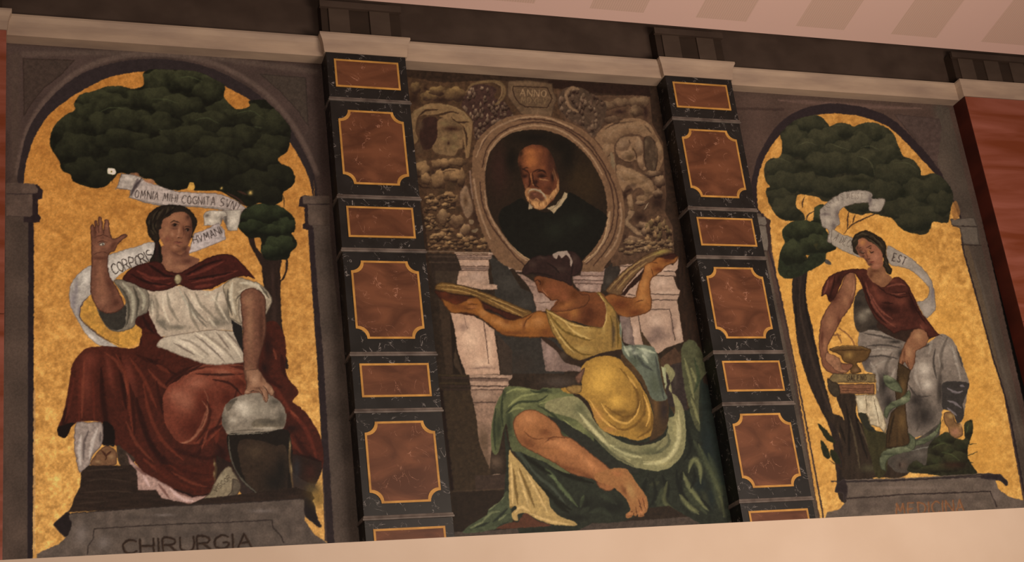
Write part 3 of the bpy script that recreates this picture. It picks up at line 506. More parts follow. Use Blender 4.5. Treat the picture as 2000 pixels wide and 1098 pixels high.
    for i in range(130):
        x, y = rng.uniform(690, 1330), rng.uniform(200, 820)
        if x > 1010 and y < 330+(x-1010)*.3: continue
        PUFF('Mwr', ['8a6f5a', '6f5848', '7d6450'][i % 3], '241510', '%d,%d,%d,%d' % (x, y, rng.uniform(14, 26), rng.uniform(24, 46)))
    PUFF('Ms1', '866840', '33211a', '130,200,60,80', '300,290,110,60', '400,230,110,60', '600,270,140,90')
    S(None, '6d5438', 4.5, .85, '740,240 800,160 950,120 1100,120 1180,180 1190,270 1130,360 1080,390', pt='painted_sculpture', taper=.4); S(None, '84694a', 2.5, .7, '1060,130 1150,170 1160,260 1110,350')
    tile(790, 310, 5.776)
    B('Ms1', '5f4a30', .85, '200,150,70,100', '560,50,110,40'); B('Ms1', '35221a', .8, '320,150,30,60', '230,260,50,30')
    S('Ms1', '95724e', 3, .85, '330,190 420,110 520,60 640,60|380,160 480,125 570,120 660,160|190,170 240,240 300,260'); S('Ms1', '2b1a13', 2.5, .85, '310,220 400,140 500,100 620,105|120,250 200,320 300,330')
    B('Ms1', '6b523c', .85, '390,260,60,80,30', '520,460,90,60', '640,200,40,50'); B('Ms1', '3e2e1f', .85, '540,270,60,80', '430,380,60,40', '540,560,80,40')
    F(None, 'Msc', '7a5f4a', '640,340 700,300 740,400 780,580 710,680 650,580 620,460', edge='3a241a'); B('Msc', '4c3422', .9, '690,470,30,80')
    E(None, 'Mb2', '65452f', 590, 710, 85, 75, edge='33201a'); B('Mb2', '7d5c48', .7, '570,680,40,30'); B('Ms1', '2f1c16', .9, '820,650,70,110', '790,870,60,30')
    F(None, None, '7d604c', '660,750 740,760 700,900 620,870'); F(None, None, '74604a', '750,810 830,790 810,830 770,835'); F(None, None, '77604a', '730,690 780,700 770,740 740,740')
    PUFF('Ms1', '94714c', '2f1e16', '200,130,90,110', '240,230,60,70', '420,60,120,60', '600,40,110,50', '390,240,90,110', '560,200,130,70', '500,460,110,90', '640,220,50,110', '320,480,70,60')
    for i in range(150):
        x = rng.uniform(200, 560) if i < 80 else rng.uniform(300, 930); y = rng.uniform(400, 1000) if i < 80 else rng.uniform(860, 1020)
        if i >= 80 and x > 700 and y < 900: continue
        PUFF('Ms1', ['95724e', '805f40', 'a98459'][i % 3], '241610', '%d,%d,%d,%d' % (x, y, rng.uniform(22, 52), rng.uniform(16, 34)))
    PUFF('Ms1', '8f7050', '38241a', '590,710,90,80', '430,660,60,90', '690,810,60,70')
    S(None, '9a8070', 2.2, .9, '575,1060 980,1065', taper=0, pt='painted_architecture'); S(None, '6a5646', 2.2, .8, '240,1045 570,1050', taper=0)
    S('Ms1', '84685a', 2.6, .8, '740,140 750,300 770,450|830,150 830,400 850,560', taper=.3)
    # right side
    tile(1150, 180, 6.46)
    F('painted_sculpture', 'Ms2', '523a2b', '-400,-20 0,40 600,40 770,50 800,400 940,640 950,900 980,1300 960,1500 1060,1700 1080,2100 300,2200 200,1900 0,1500 -100,700 -350,300', sm=0, tex=25)
    F(None, None, '2b1a14', '-560,-60 -380,-40 -100,0 600,40 780,60 760,-80 -500,-150', sm=0)
    B('Ms2', '6b523c', .85, '240,170,80,50', '400,120,80,40', '600,110,90,60', '740,100,20,50', '580,250,70,70,50', '660,60,16,50'); B('Ms2', '2c1a17', .9, '400,250,90,30', '270,330,80,40', '40,300,130,160', '720,260,40,90')
    F(None, 'Mo', '785a42', '80,580 200,430 400,350 600,330 760,400 860,560 930,700 940,850 860,1000 840,760 760,600 600,540 450,540 340,630 320,720 330,860 360,1100 250,960 190,850 160,680', tex=16)
    S('Mo', '38241b', 2.6, .85, '200,470 350,400 560,370|330,680 380,600 480,540 640,540|230,820 320,760|700,420 800,520'); S('Mo', '846750', 4, .7, '200,640 320,480 500,430 700,470|180,560 260,460 400,390|210,720 260,640|870,640 910,780')
    F(None, 'Mk', '7d5f47', '330,690 400,580 520,550 640,560 700,700 690,860 740,960 690,1000 630,960 600,870 500,890 400,850 340,780', edge='2b1a14', tex=14)
    B('Mk', '856a54', .8, '430,660,60,50', '640,680,40,80'); B('Mk', '46341f', .85, '520,820,60,50', '560,720,16,30', '480,770,30,8'); S('Mk', '332018', 2, .9, '560,700 600,800 610,920|510,600 515,650|330,800 420,870 560,890')
    F(None, 'Mk2', '4a382b', '700,580 800,580 860,700 870,850 830,1000 740,980 700,860', edge='2a1a14'); B('Mk2', '685440', .8, '720,640,25,50', '770,755,14,16', '820,920,14,50')
    PUFF('Ms2', '80654c', '2e1d16', '240,170,110,60', '400,130,110,60', '600,130,120,70', '600,240,90,80', '700,130,60,90', '300,350,120,50', a=.6)
    PUFF('Mo', '927457', '4a3527', '300,560,150,110', '520,450,200,90', '750,500,120,110', '230,760,70,120', '890,740,60,140', a=.35)
    PUFF('Mk', '9a7c60', '3a271d', '420,650,110,100', '500,790,100,70', '640,680,70,130', '650,900,60,90', a=.4)
    F(None, None, '756049', '270,780 300,770 330,900 310,960 250,930 280,860')
    tile(1170, 330, 6.1)
    F(None, 'Mt', '7d5f46', '210,-60 350,-20 500,50 620,130 670,250 640,340 520,400 440,380 450,320 540,300 480,230 400,290 420,480 350,490 330,320 400,280 350,200 290,280 230,180 200,60', tex=16, edge='33211a')
    S('Mt', '8a6d56', 4, .8, '230,0 400,60 540,140 630,250|380,330 380,460|240,60 300,160'); B('Mt', '4e392c', .85, '400,200,60,30', '470,300,40,20', '580,300,50,40'); B('Ms2', '2a1914', .9, '310,320,30,60', '350,260,60,20,-30', '700,400,90,100', '490,580,90,70', '310,850,40,90', '750,90,30,70', '600,100,50,40')
    F(None, 'Mar', '7a5f48', '350,490 430,500 400,580 350,630 450,700 480,740 560,740 560,790 460,800 380,740 290,660 280,620 330,560', edge='2d1c16'); B('Mar', '92775a', .7, '360,640,50,25,40', '500,770,40,20')
    B('Ms2', '6f5846', .85, '520,680,60,40', '560,740,60,50', '400,860,80,50', '720,150,60,60', '640,70,80,30', '490,410,50,20'); 
    PUFF('Mt', '957659', '43301f', '330,60,130,80', '470,110,130,80', '590,220,90,110', '520,330,80,50', '380,400,50,90', a=.4)
    PUFF('Ms2', '8a6c52', '2b1b15', '720,150,70,80', '640,60,100,40', '520,680,80,50', '570,750,70,60', '400,860,100,60', '490,410,70,30', '700,300,60,60')
    for i in range(80):
        x, y = rng.uniform(560, 860), rng.uniform(490, 940)
        if x-560 < (y-640)*-.9+0 or x-560 > (y-380)*.9: continue
        PUFF('Ms2', ['8f7050', '76603f', 'a98459'][i % 3], '2a1a14', '%d,%d,%d,%d' % (x, y, rng.uniform(18, 34), rng.uniform(28, 56)))
    for i in range(50):
        x, y = rng.uniform(260, 860), rng.uniform(860, 1010); PUFF('Ms2', ['806548', '977959'][i % 2], '271812', '%d,%d,%d,%d' % (x, y, rng.uniform(30, 55), rng.uniform(16, 30)))
    S('Ms2', 'a08a74', 1.3, .9, '590,400 560,450 530,490')
    tile(1040, 140, 3.05)
    F('painted_sculpture', 'Mc9', '4b382c', '150,190 180,110 230,90 300,100 400,160 440,200 430,280 400,340 360,390 300,330 200,270', tex=30)
    for i in range(80):
        x, y = rng.uniform(160, 430), rng.uniform(110, 390); PUFF('Mc9', ['7d6450', '695040'][i % 2], '2a1a14', '%d,%d,%d,%d' % (x, y, rng.uniform(7, 14), rng.uniform(14, 26)))
    S(None, '7d6048', 4.5, .85, '275,105 240,95 205,120 205,170 230,215 270,240', pt='painted_sculpture', taper=.4); B(None, '2d1b15', .8, '250,125,16,14')
    # year cartouche
    tile(790, 140, 3.05)
    F('painted_cartouche', 'Mca', '5d4633', '615,55 740,50 880,70 885,110 910,165 890,210 880,270 820,290 690,250 650,200 608,140', sm=0, edge='33221a', ew=1.5)
    B('Mca', '6f5540', .7, '720,70,90,14', '640,130,20,60', '790,240,80,20'); S('Mca', '301e16', 1.6, .9, '650,88 700,88 850,96 880,160 850,215 720,210 685,190 655,150 645,110 650,88', sm=0, taper=0)
    TX('Mca', '8b6e52', 'ANNO', '682,142 850,150', 38, w=1, fill=.7); TX('Mca', '806548', 'MDXLV', '690,186 850,194', 34, w=.8, fill=.65, a=.7)
    # oval frame
    tile(920, 210, 3.43)
    F('oval_frame', 'Mov', '6e503a', '20,270 60,200 140,120 260,60 420,45 560,70 700,120 800,190 890,300 960,430 1010,560 1030,700 1020,840 980,950 900,1060 880,1098 760,1100 400,1100 250,1070 160,1000 90,870 40,720 10,560 5,420', tex=16)
    for c, w, a, s in (('3a241c', 2.4, .8, '50,300 120,180 240,100 400,78 560,100 700,170 800,250 900,400 970,560 985,700 960,850 900,960 820,1060'),
                       ('3a241c', 2.4, .8, '75,400 110,270 200,170 320,115 460,100 600,130 720,205 830,320 910,460 955,620 950,760 910,880 840,980 770,1050|60,500 75,640 130,780 200,880 290,990 360,1060'),
                       ('94755a', 3, .8, '35,330 90,210 180,130 300,80 430,60 560,85 680,140|95,420 130,280 220,180 330,135 450,120 590,150 700,220 800,320 880,450'),
                       ('92745c', 3, .8, '1000,640 1005,760 970,900 900,1000|930,700 915,840 850,960 770,1040|90,560 110,680 180,820 280,950 380,1030|20,480 40,620 80,760 130,880'),
                       ('a88a68', 2, .85, '105,480 110,380 150,270 240,190 340,150|110,620 140,700 220,850 320,970 390,1020|760,1030 850,950 900,850 925,700')):
        S('Mov', c, w, a, s, taper=.3)
    F('oval_portrait', 'Mpo', '271c13', '95,500 100,400 130,300 200,215 290,165 400,148 520,160 640,205 740,285 830,400 890,530 912,660 905,780 860,890 790,980 720,1040 560,1090 400,1020 280,930 190,810 120,680', tex=18)
    B('Mpo', '38201a', .8, '190,420,90,200'); B('Mpo', '352616', .85, '780,520,110,160', '700,480,60,120'); B('Mpo', '14110c', .9, '420,200,180,50', '270,350,50,110', '650,330,60,130', '600,250,80,60')
    F('oval_portrait/coat#black_coat', 'Mco', '14140f', '190,780 200,690 260,650 340,610 390,660 440,690 540,700 600,640 650,570 720,600 800,650 905,720 905,790 860,890 790,980 700,1040 560,1090 400,1020 280,930', clip='Mpo', tex=22); B('Mco', '20231a', .8, '560,820,90,80', '700,760,80,60')
    tile(980, 260, 6.46)
    F('oval_portrait/painted_man#balding_man_with_a_grey_beard', 'Mfc', '60331f', '205,330 240,230 320,165 420,145 540,170 620,260 680,420 720,580 720,700 660,830 560,930 470,965 380,900 310,800 290,700 250,560 220,440', tex=12)
    B('Mfc', '1e120c', .95, '225,500,45,170', '650,260,70,150', '700,440,45,110', '560,150,80,40', '240,250,40,60'); B('Mfc', '9c5c30', .95, '370,350,110,120', '360,240,90,60'); B('Mfc', '7a4426', .8, '480,230,40,60', '520,440,40,40'); B('Mfc', '45251a', .85, '610,420,50,110', '600,700,50,50', '640,330,30,80')
    S('Mfc', '2c150e', 3, .85, '250,440 330,490 350,520|390,490 480,465 560,490|350,510 350,640 330,690|390,500 395,600 420,660 470,690'); S('Mfc', '8c5833', 2.2, .85, '370,500 375,580 385,640')
    B('Mfc', '24120e', .9, '500,535,60,26', '290,540,50,30', '430,620,30,40', '640,560,30,80'); S('Mfc', '1a0d0a', 1.6, .9, '450,550 510,555 570,545|440,500 500,480 560,500'); B('Mfc', '6b3c2a', .8, '540,620,60,50', '320,600,20,50')
    F('oval_portrait/painted_man#balding_man_with_a_grey_beard', 'Mbd', '8a5f3c', '300,720 330,690 400,700 480,715 540,760 600,780 640,740 690,680 710,580 725,660 720,720 680,790 600,880 540,950 460,965 390,930 330,860 300,790', tex=22)
    B('Mbd', 'b18050', .9, '480,910,90,50', '570,840,50,40', '650,760,30,50', '420,880,40,30'); B('Mbd', '5c3b28', .7, '640,860,40,30')
    F(None, None, '4a281e', '350,760 400,735 470,745 525,785 545,835 500,860 420,845 355,825', a=.8, soft=5); S(None, '9c8068', 2.4, .85, '330,760 380,712 450,715 520,760 550,830'); B(None, '7c4a3a', .8, '415,772,34,16'); S('Mbd', '4a2e1c', 1.6, .6, '350,840 370,900 420,940|470,870 480,930|600,800 620,850|560,860 560,910'); S('Mbd', 'c49a68', 1.6, .6, '400,880 430,930 460,950|520,860 530,920|620,780 600,830|680,700 690,750|330,800 350,850'); S(None, 'a9794c', 2.4, .7, '400,850 440,830 480,860')
    S('Mfc', '7a5538', 2.2, .6, '650,440 690,560 710,640|300,640 310,720|640,480 670,600')
    S('Mfc', '2a1710', 2, .8, '345,445 300,440 255,470|470,470 520,478 565,520'); S('Mfc', 'a87a50', 2.2, .6, '385,640 400,665|470,580 540,590 600,600'); S('Mbd', '8f8270', 3, .75, '330,740 380,712 440,718 500,745 545,790 560,830')
    F('oval_portrait/collar#white_collar', 'Mcl', '9a8468', '570,950 680,900 750,830 790,745 830,760 825,810 760,900 700,970 655,1018 610,970', sm=0, tex=12); S('Mcl', '5e4c38', 1.4, .7, '620,970 700,900 780,800'); F('oval_portrait/collar#white_collar', None, '8e7860', '340,880 390,930 385,955 335,968', sm=0)
    # her dark drapery and seat
    tile(1120, 700, 3.228)
    F('painted_seated_woman/drapery#dark_green_drapery', 'Mdk', '272b22', '-420,880 -300,560 -60,540 560,150 680,100 740,-60 800,30 860,400 960,700 1010,1010 900,1100 600,930 340,960 200,1000 -60,1130 -340,1110', sm=0, tex=30)
    F('painted_seat', 'Mse', '41301f', '420,-180 560,20 700,-60 800,-40 760,300 640,360 480,100', sm=0); F(None, None, '4c3527', '550,0 640,-70 700,20 560,60', sm=0); F(None, 'Msx', '352a28', '560,60 690,20 720,330 600,300', sm=0); B('Msx', '4e443c', .6, '640,120,16,90')
    F('painted_seated_woman/drapery#light_green_drapery_hanging_at_the_right', 'Mrt', '4e4e36', '680,-60 760,-110 850,60 800,150 790,330 800,460 755,400 700,180', tex=20); S('Mrt', '7d7a52', 5, .8, '740,60 780,160|700,0 740,160 760,260|740,250 800,420'); S('Mrt', '2f3a26', 5, .7, '760,0 790,120 760,220')
    F(None, None, '1b2420', '800,140 870,180 920,380 980,800 870,800 800,500 810,350', sm=0, clip=None, a=.9, soft=6)
    S('Mdk', '191d18', 8, .85, '700,380 740,560 700,640|560,740 590,840 540,920|460,760 420,900|680,720 680,860 780,980|150,760 320,900 340,960|-40,940 160,980')
    S('Mdk', '5f603f', 7, .75, '730,700 760,640 800,700 795,780|700,740 760,850 840,950|680,860 730,930 790,970|590,780 570,900 640,960|790,540 860,700 920,850 950,1000')
    S('Mdk', '3f412e', 8, .7, '480,800 540,780|800,820 860,930|600,960 680,1000|-20,870 60,900|200,930 330,950|900,880 960,1000'); B('Mdk', '1b2626', .8, '850,540,50,150', '800,800,50,60', '870,880,30,80')
    # green drapery over the knees
    tile(860, 740, 3.43)
    F('painted_seated_woman/drapery#light_green_drapery', 'Mgr', '585c3c', '420,90 440,55 520,50 650,75 700,60 860,75 900,120 1000,240 1029,520 940,520 860,640 700,560 590,520 480,480 440,300 390,490 350,490 340,360 370,180', tex=18)
    F(None, 'Mgr2', '262a20', '345,490 330,430 350,240 380,200 440,300 450,460 700,560 1029,660 1100,800 1020,960 900,930 790,780 660,560 560,540 470,500 440,700 440,600 420,500', sm=0, a=.0)
    B('Mgr', '787a4e', .85, '520,160,110,50,-20', '760,130,110,40', '860,190,90,50,30', '560,80,80,18', '940,330,60,90,40'); B('Mgr', '2c3324', .85, '390,330,30,120', '460,300,30,140', '700,80,60,14,15', '800,330,110,40,35', '430,100,14,40')
    S('Mgr', '8c8e5c', 3.5, .75, '450,190 540,120 660,100|440,100 500,70 600,75|660,170 780,150 900,250|820,270 900,340 980,420|460,230 500,200 560,200'); S('Mgr', '2a3122', 4, .8, '420,100 410,200 420,320|440,230 520,160 650,150 720,110|650,180 740,230 850,330 960,420|370,200 360,330 370,480|600,80 660,90 720,70'); 
    F('painted_seated_woman/drapery#dark_green_drapery', 'Mgd', '2a2e24', '430,330 470,470 560,500 700,570 860,640 1029,680 1250,800 1320,900 1200,960 900,960 780,900 700,800 640,690 600,620 540,560 470,490 460,760 430,760 440,560', tex=25)
    S('Mgd', '464c40', 5, .8, '570,540 640,640 760,740 850,860|470,450 540,520 590,600'); S('Mgd', '5f6b48', 6, .8, '740,640 820,740 920,860|700,600 780,680|960,780 940,860'); S('Mgd', '15170f', 7, .85, '560,510 620,560 740,640|620,680 760,800 880,880|700,560 860,650 1029,700|760,820 860,900')
    B('Mgd', '171a15', .8, '980,840,70,60', '900,930,90,30', '1150,860,120,60'); S('Mgd', '353b2d', 8, .6, '1000,900 1080,880 1150,930|1050,760 1180,840|940,900 1000,860')
    F('painted_seated_woman/drapery#grey_green_drapery_at_the_lower_left', 'Mtl', '464d38', '150,1030 200,980 300,920 330,870 400,820 450,750 475,880 480,960 400,1000 250,1030', tex=25); S('Mtl', '7a7e5a', 4, .75, '330,880 380,830 430,790|280,960 340,900 400,890|200,1000 290,960|390,950 440,910'); S('Mtl', '242a24', 4, .8, '350,960 400,920 450,870|230,1000 330,960|380,1000 450,960')
    F('painted_seated_woman/underskirt#pale_yellow_underskirt', 'Myl', 'a98b56', '460,490 490,510 560,590 640,690 720,790 740,860 800,920 900,960 900,985 740,975 650,940 570,900 520,910 520,950 490,945 480,900 510,870 500,850 465,860 458,700', tex=16)
    S('Myl', '6b5228', 5, .8, '490,600 500,700 520,840|530,600 570,700 630,860|640,720 700,860|460,870 500,860'); S('Myl', 'd0ae74', 4.5, .8, '475,560 480,700 485,840|520,620 560,740 590,860|580,640 650,760 720,900|600,900 720,950 860,975|500,900 540,860 600,890')
    F('painted_rock', 'Mrk', '5a3424', '395,990 480,960 520,960 570,900 650,950 740,980 700,990 400,1005', tex=15)
    # bare leg and foot
    tile(1120, 700, 3.228)
    F('painted_seated_woman/drapery#dark_green_drapery', 'Mdn', '2a2b24', '-160,360! -60,400 20,450 100,500 180,575 260,640 350,680! 420,705 380,725 300,700! 260,720 180,670 100,610 20,540 -60,470 -160,400!', tex=20)
    tile(860, 740, 3.43)
    F('painted_seated_woman', 'Mlg', '965f38', '490,280 530,230 600,205 660,220 740,270 800,330 820,380 880,400 960,460 1020,510 1100,570 1150,620 1185,650 1190,700 1150,745 1110,752 1060,725 1029,675 900,645 820,600 720,540 600,480 530,430 495,350', edge='3a1d10', ew=1.4, tex=12)
    tile(860, 740, 3.43)
    B('Mlg', 'bb7c4e', .85, '590,270,70,50', '780,430,90,40,15', '860,470,70,40,30', '1000,570,100,30,40'); B('Mlg', '6b3c20', .8, '590,430,80,40,30', '700,360,50,30', '740,400,40,12', '850,600,130,25,20', '1000,660,90,20,30'); B('Mlg', '9a6238', .6, '620,350,60,50', '750,490,80,30')
    S('Mlg', '5a3018', 2, .7, '700,430 740,395 800,390 860,400|560,350 620,400 690,400')
    tile(1140, 860, 6.1)
    F('painted_seated_woman', 'Mft', '98653a', '120,420 250,360 400,330 500,340 560,400 620,490 700,600 740,660 760,720 765,800 740,860 720,870 715,905 660,915 640,880 620,910 590,890 570,920 510,925 500,880 550,850 550,790 490,680 400,600 300,530 180,500', tex=10)
    B('Mft', 'a9804e', .9, '560,600,60,120,-20'); B('Mft', 'a8683e', .7, '700,720,40,60', '680,850,30,30', '540,890,30,20', '400,400,80,40'); B('Mlg', '98653a', .5, '300,450,90,60')
    B('Mft', '6b3c20', .7, '560,900,50,14', '690,900,40,14', '480,600,30,80,-30'); B('Mft', 'b87c50', .75, '540,880,26,22', '655,880,16,24', '690,860,14,24', '715,830,12,24', '740,790,10,22')
    S('Mft', '4a2312', 1.2, .85, '650,690 680,800 700,850|700,680 720,760 740,820|620,800 630,880|600,860 600,900|655,780 700,800|560,850 590,860')
    tile(1120, 700, 3.228)
    S('Mdk', '484d36', 12, .6, '760,520 820,640 880,780 920,940|700,820 760,900 840,980|560,820 540,920 600,990|850,600 900,740 940,860', soft=1); S('Mdk', '757650', 7, .7, '725,720 745,650 775,635 800,700 800,790|690,720 720,800 780,880 850,960|670,860 710,920 790,985', soft=.9); S('Mdk', '171b17', 6, .8, '760,690 765,760 740,820|650,700 660,800 720,900|800,880 870,960|500,760 520,860 480,940', soft=.9)
    # yellow dress over the hips and the pale cloth round it
    tile(1120, 700, 3.228)
    F('painted_seated_woman/drapery#pale_grey_green_drapery', 'Mcy', '827c58', '-160,270 0,240 80,300 150,420 240,490 340,540 440,550 540,520 590,470 600,380 640,350 620,200 600,120 570,50 600,40 640,100 600,190 660,250 695,330 710,480 690,600 620,680 540,710 440,700 340,670 240,610 130,500 60,430 0,380 -160,330', tex=16)
    S('Mcy', 'aea47a', 6, .8, '20,330 120,440 240,570 360,640|440,650 560,650 640,580 670,470 660,330|560,60 580,150 610,200'); S('Mcy', '4e4e3a', 5, .75, '0,400 120,480 240,600 380,680|590,460 600,540 520,600|450,600 560,590|560,180 600,300'); B('Mcy', '5a5c40', .7, '300,590,120,30,20', '480,580,80,30', '40,320,50,50'); B('Mcy', 'a69a6c', .6, '560,660,70,20', '650,420,20,90')
    S('Mcy', 'b5ad82', 7, .75, '440,665 540,660 620,600 660,500 650,400|230,545 330,600 430,625|40,350 130,460 220,550', soft=.9); S('Mcy', '5c5a40', 7, .6, '260,560 400,600 500,580 560,520|20,290 110,400 200,500', soft=.9)
    F('painted_seated_woman/dress#yellow_dress', 'Myd', '9c7430', '45,100 60,40 120,0 200,-20 300,10 380,100 430,180 470,250 500,350 510,440 490,490 400,520 330,500 240,480 170,440 130,370 100,290 40,230 -40,220 -80,190 0,180 50,190', tex=14)
    B('Myd', 'c99a42', .95, '190,110,100,90', '160,180,80,50', '270,270,60,50'); B('Myd', '6e4e20', .85, '420,280,30,100,-10', '440,430,50,50', '330,380,90,30,-30', '280,340,90,20'); S('Myd', '6b4a1c', 4, .8, '290,60 380,170 410,280 370,360 290,360 200,300|430,200 450,330 390,420 300,450 220,400|490,330 490,440 400,500')
    S('Myd', 'd0a050', 3.5, .8, '340,110 400,190|170,280 240,370 330,410 400,350 420,270|100,260 180,380 270,450|440,230 480,340 460,430'); B('Myd', 'b07a40', .7, '150,360,40,60,-30', '220,450,50,20')
    F('painted_seated_woman/dress#yellow_dress', 'Mbr', '4a3520', '300,10 340,-60 420,-40 500,60 560,200 600,300 590,430 540,500 480,520 500,440 500,330 460,220 400,120', tex=18); B('Mbr', '6a4c2c', .8, '400,40,40,60,-30', '520,300,20,100'); B('Mbr', '2c2224', .8, '570,330,30,90', '540,180,20,60'); S(None, '2a231c', 3, .8, '330,510 420,540 500,520 580,470')
    # books held out on both hands, arms
    tile(820, 470, 3.543)
    F('painted_book', 'Mb', '6e4e26', '105,335 120,300 180,290 330,320 450,360 600,420 700,465 775,495 740,540 690,530 560,480 410,410 350,380 240,370 140,345', edge='33200f', tex=18)
    S('Mb', 'a3804a', 2.6, .8, '120,310 250,315 400,360 560,425 740,500|150,335 300,350 420,390|460,400 600,470 710,525'); S('Mb', '4a3216', 1.6, .8, '200,320 400,375 600,450 740,520|300,330 500,400')
    F('painted_book', 'Mb4', '421e12', '105,345 240,370 350,385 420,420 560,480 700,530 620,548 470,480 400,520 250,500 200,470 140,400', edge='200f0a', tex=20); B('Mb4', '6a3016', .7, '220,430,80,40', '170,370,40,30')
    F('painted_seated_woman', 'Mla', '86501f', '300,425 340,400 400,395 430,430 450,480 520,510 620,548 700,535 740,520 800,490 850,490 920,540 960,600 970,680 900,670 780,672 600,660 540,630 450,560 380,515 300,500 210,495 150,400 240,440', edge='2f170c', ew=1.6, tex=12)
    B('Mla', 'ac7440', .85, '560,570,110,30,20', '820,560,60,50', '440,500,40,30,30', '720,580,50,30'); B('Mla', '6a3a1a', .8, '280,460,90,30,10', '880,640,60,40', '640,640,120,16', '720,590,14,50', '600,560,30,20'); S('Mla', '532c12', 2, .8, '720,595 740,550 790,505|330,440 400,440|310,470 380,470'); B('Mla', '9a6038', .7, '345,425,30,12', '370,460,40,14')
    tile(1060, 470, 3.543)
    F('painted_book', 'Mb5', '664a30', '440,355 480,290 560,210 640,150 700,105 780,70 850,50 900,80 800,110 760,150 680,200 620,270 560,340 540,380', edge='2d1b10', tex=20)
    S('Mb5', '94764a', 2.6, .8, '460,340 560,230 700,130 850,65|510,350 600,240 720,150'); S('Mb5', '42281a', 2, .8, '490,340 580,230 690,140|540,360 640,240 760,150'); B('Mb5', '8a7a3a', .8, '820,80,60,16,-15')
    F('painted_book', 'Mb6', '3e1e16', '790,115 910,85 930,110 880,150 760,160', sm=0, edge='200f0a'); F(None, None, '2d1811', '540,380 620,280 680,220 700,190 690,260 600,340 570,380', sm=0)
    F('painted_seated_woman', 'Mrp', '8a5428', '760,140 800,115 880,130 935,110 920,150 860,175 800,230 750,270 745,350 755,430 735,490 640,525 560,530 500,500 430,460 420,400 470,370 560,385 640,390 650,340 690,230 710,170', edge='2f170c', ew=1.6, tex=12)
    B('Mrp', 'ab743e', .85, '700,300,30,90,15', '690,400,40,40', '730,190,25,40'); B('Mrp', '5c2c14', .85, '540,440,100,60', '640,500,60,30', '800,200,40,20', '860,140,40,14'); S('Mrp', '4a2512', 1.6, .8, '750,190 770,250|760,150 800,160|700,410 640,430')
    # back, neck, head
    F('painted_seated_woman', 'Mba', '6e3d20', '60,480 110,400 180,370 240,350 320,360 400,360 440,400 480,480 450,560 410,600 320,590 260,570 150,540 70,500', tex=12)
    B('Mba', '9a622f', .85, '170,430,60,50', '130,480,60,30', '220,500,40,50'); B('Mba', '4b2412', .85, '330,500,70,60', '300,560,50,30', '260,390,40,30'); B('Mba', '7a4526', .6, '380,460,40,50')
    tile(980, 480, 5.49)
    F('painted_seated_woman', 'Mnk', '6b3c20', '370,330 500,300 700,350 770,440 860,520 940,530 900,640 700,700 520,700 600,600 600,580 530,590 500,560 440,510 400,505 385,480 370,420 345,375', edge='33190d', ew=1.4, tex=10)
    B('Mnk', '81472a', .8, '560,470,120,90', '680,560,60,90'); B('Mnk', '51290f', .8, '430,400,30,50', '780,520,50,60', '640,620,40,30'); S('Mnk', '9a6648', 1.2, .9, '430,450 450,490 500,540'); S('Mnk', '2d130a', 1.5, .85, '350,380 390,370 415,400 400,420|385,490 440,500|500,550 530,590 600,580'); B('Mnk', '9a6030', .7, '690,640,110,50,-20')
    F('painted_seated_woman/hair#brown_hair', 'Mhr', '2f1d1a', '220,290 235,230 300,150 380,105 480,105 560,90 680,60 760,60 830,110 865,190 850,270 790,320 745,340 750,430 690,400 600,370 480,340 380,320 330,300 260,315', edge='1a0f0d', tex=22)
    B('Mhr', '46332c', .7, '430,130,60,20', '330,200,50,40', '780,140,40,50', '620,250,80,40'); S('Mhr', '1b100e', 3, .7, '740,120 760,220 740,330|300,290 420,300 560,330|480,180 560,230 620,300')
    F('painted_seated_woman/hair_ribbon#pale_hair_ribbon', 'Mrbb', '8f7c72', '545,100 560,80 680,55 720,80 745,130 760,180 745,225 732,180 730,140 690,100 665,125 640,130 610,100 590,140 560,125', tex=12)
    # bodice
    tile(1060, 470, 3.543)
    F('painted_seated_woman/bodice#yellow_bodice', 'Mbod', '8a6a34', '20,480 60,490 150,540 260,585 340,595 410,600 430,560 440,480 420,420 375,365 400,360 450,420 500,480 530,560 545,640 550,720 540,760 400,790 300,820 250,830 170,790 120,720 60,620', tex=16, edge='3a2810')
    B('Mbod', 'a8884a', .85, '250,640,100,30,20', '300,620,70,20', '420,600,20,60', '120,600,30,60,-30', '270,750,80,30'); S('Mbod', '5c4518', 3.5, .8, '40,500 140,620 280,680 340,690|60,560 160,700 260,780 340,790|470,520 490,640 480,740|510,520 520,640 520,740'); S('Mbod', 'c4a466', 3, .75, '30,490 90,520 200,580 320,600|150,560 230,640 330,680|390,370 430,440 440,540 420,600|50,540 130,680 220,780')
    B('Mbod', '4a3a2c', .8, '490,640,16,100', '520,520,16,60')
    F('painted_seated_woman/belt#brown_belt', 'Msh2', '34241a', '-20,670 60,690 130,760 200,810 260,830 400,780 545,755 560,790 400,800 300,830 240,860 150,840 90,760', tex=20)
    B('Msh2', '55483c', .6, '140,800,30,40,40')
    F('painted_seated_woman/drapery#blue_grey_drapery', 'Mwd', '5f6558', '545,540 530,620 560,720 620,720 740,730 790,780 830,1000 860,1098 760,1098 700,960 640,880 560,790 545,700', tex=18)
    S('Mwd', 'a5a890', 4, .8, '560,730 600,800|650,740 720,760 780,780|690,790 730,850|540,560 550,640 545,700'); S('Mwd', '3c3f3c', 5, .8, '640,770 690,850 760,900|620,720 640,820|780,800 810,950 840,1098'); 
    B('Mwd', 'a9ab98', .8, '600,750,40,20', '710,780,30,50,-40', '640,780,30,16'); B('Mwd', '474c3c', .7, '780,1000,50,90', '640,840,40,40')
    F(None, 'Mwl', '735f5a', '530,520 600,530 640,725 560,710 545,600', sm=0); B('Mwl', '927e76', .7, '590,640,20,70'); F(None, None, '8f9070', '820,870 850,880 860,1000 850,1030', sm=0)
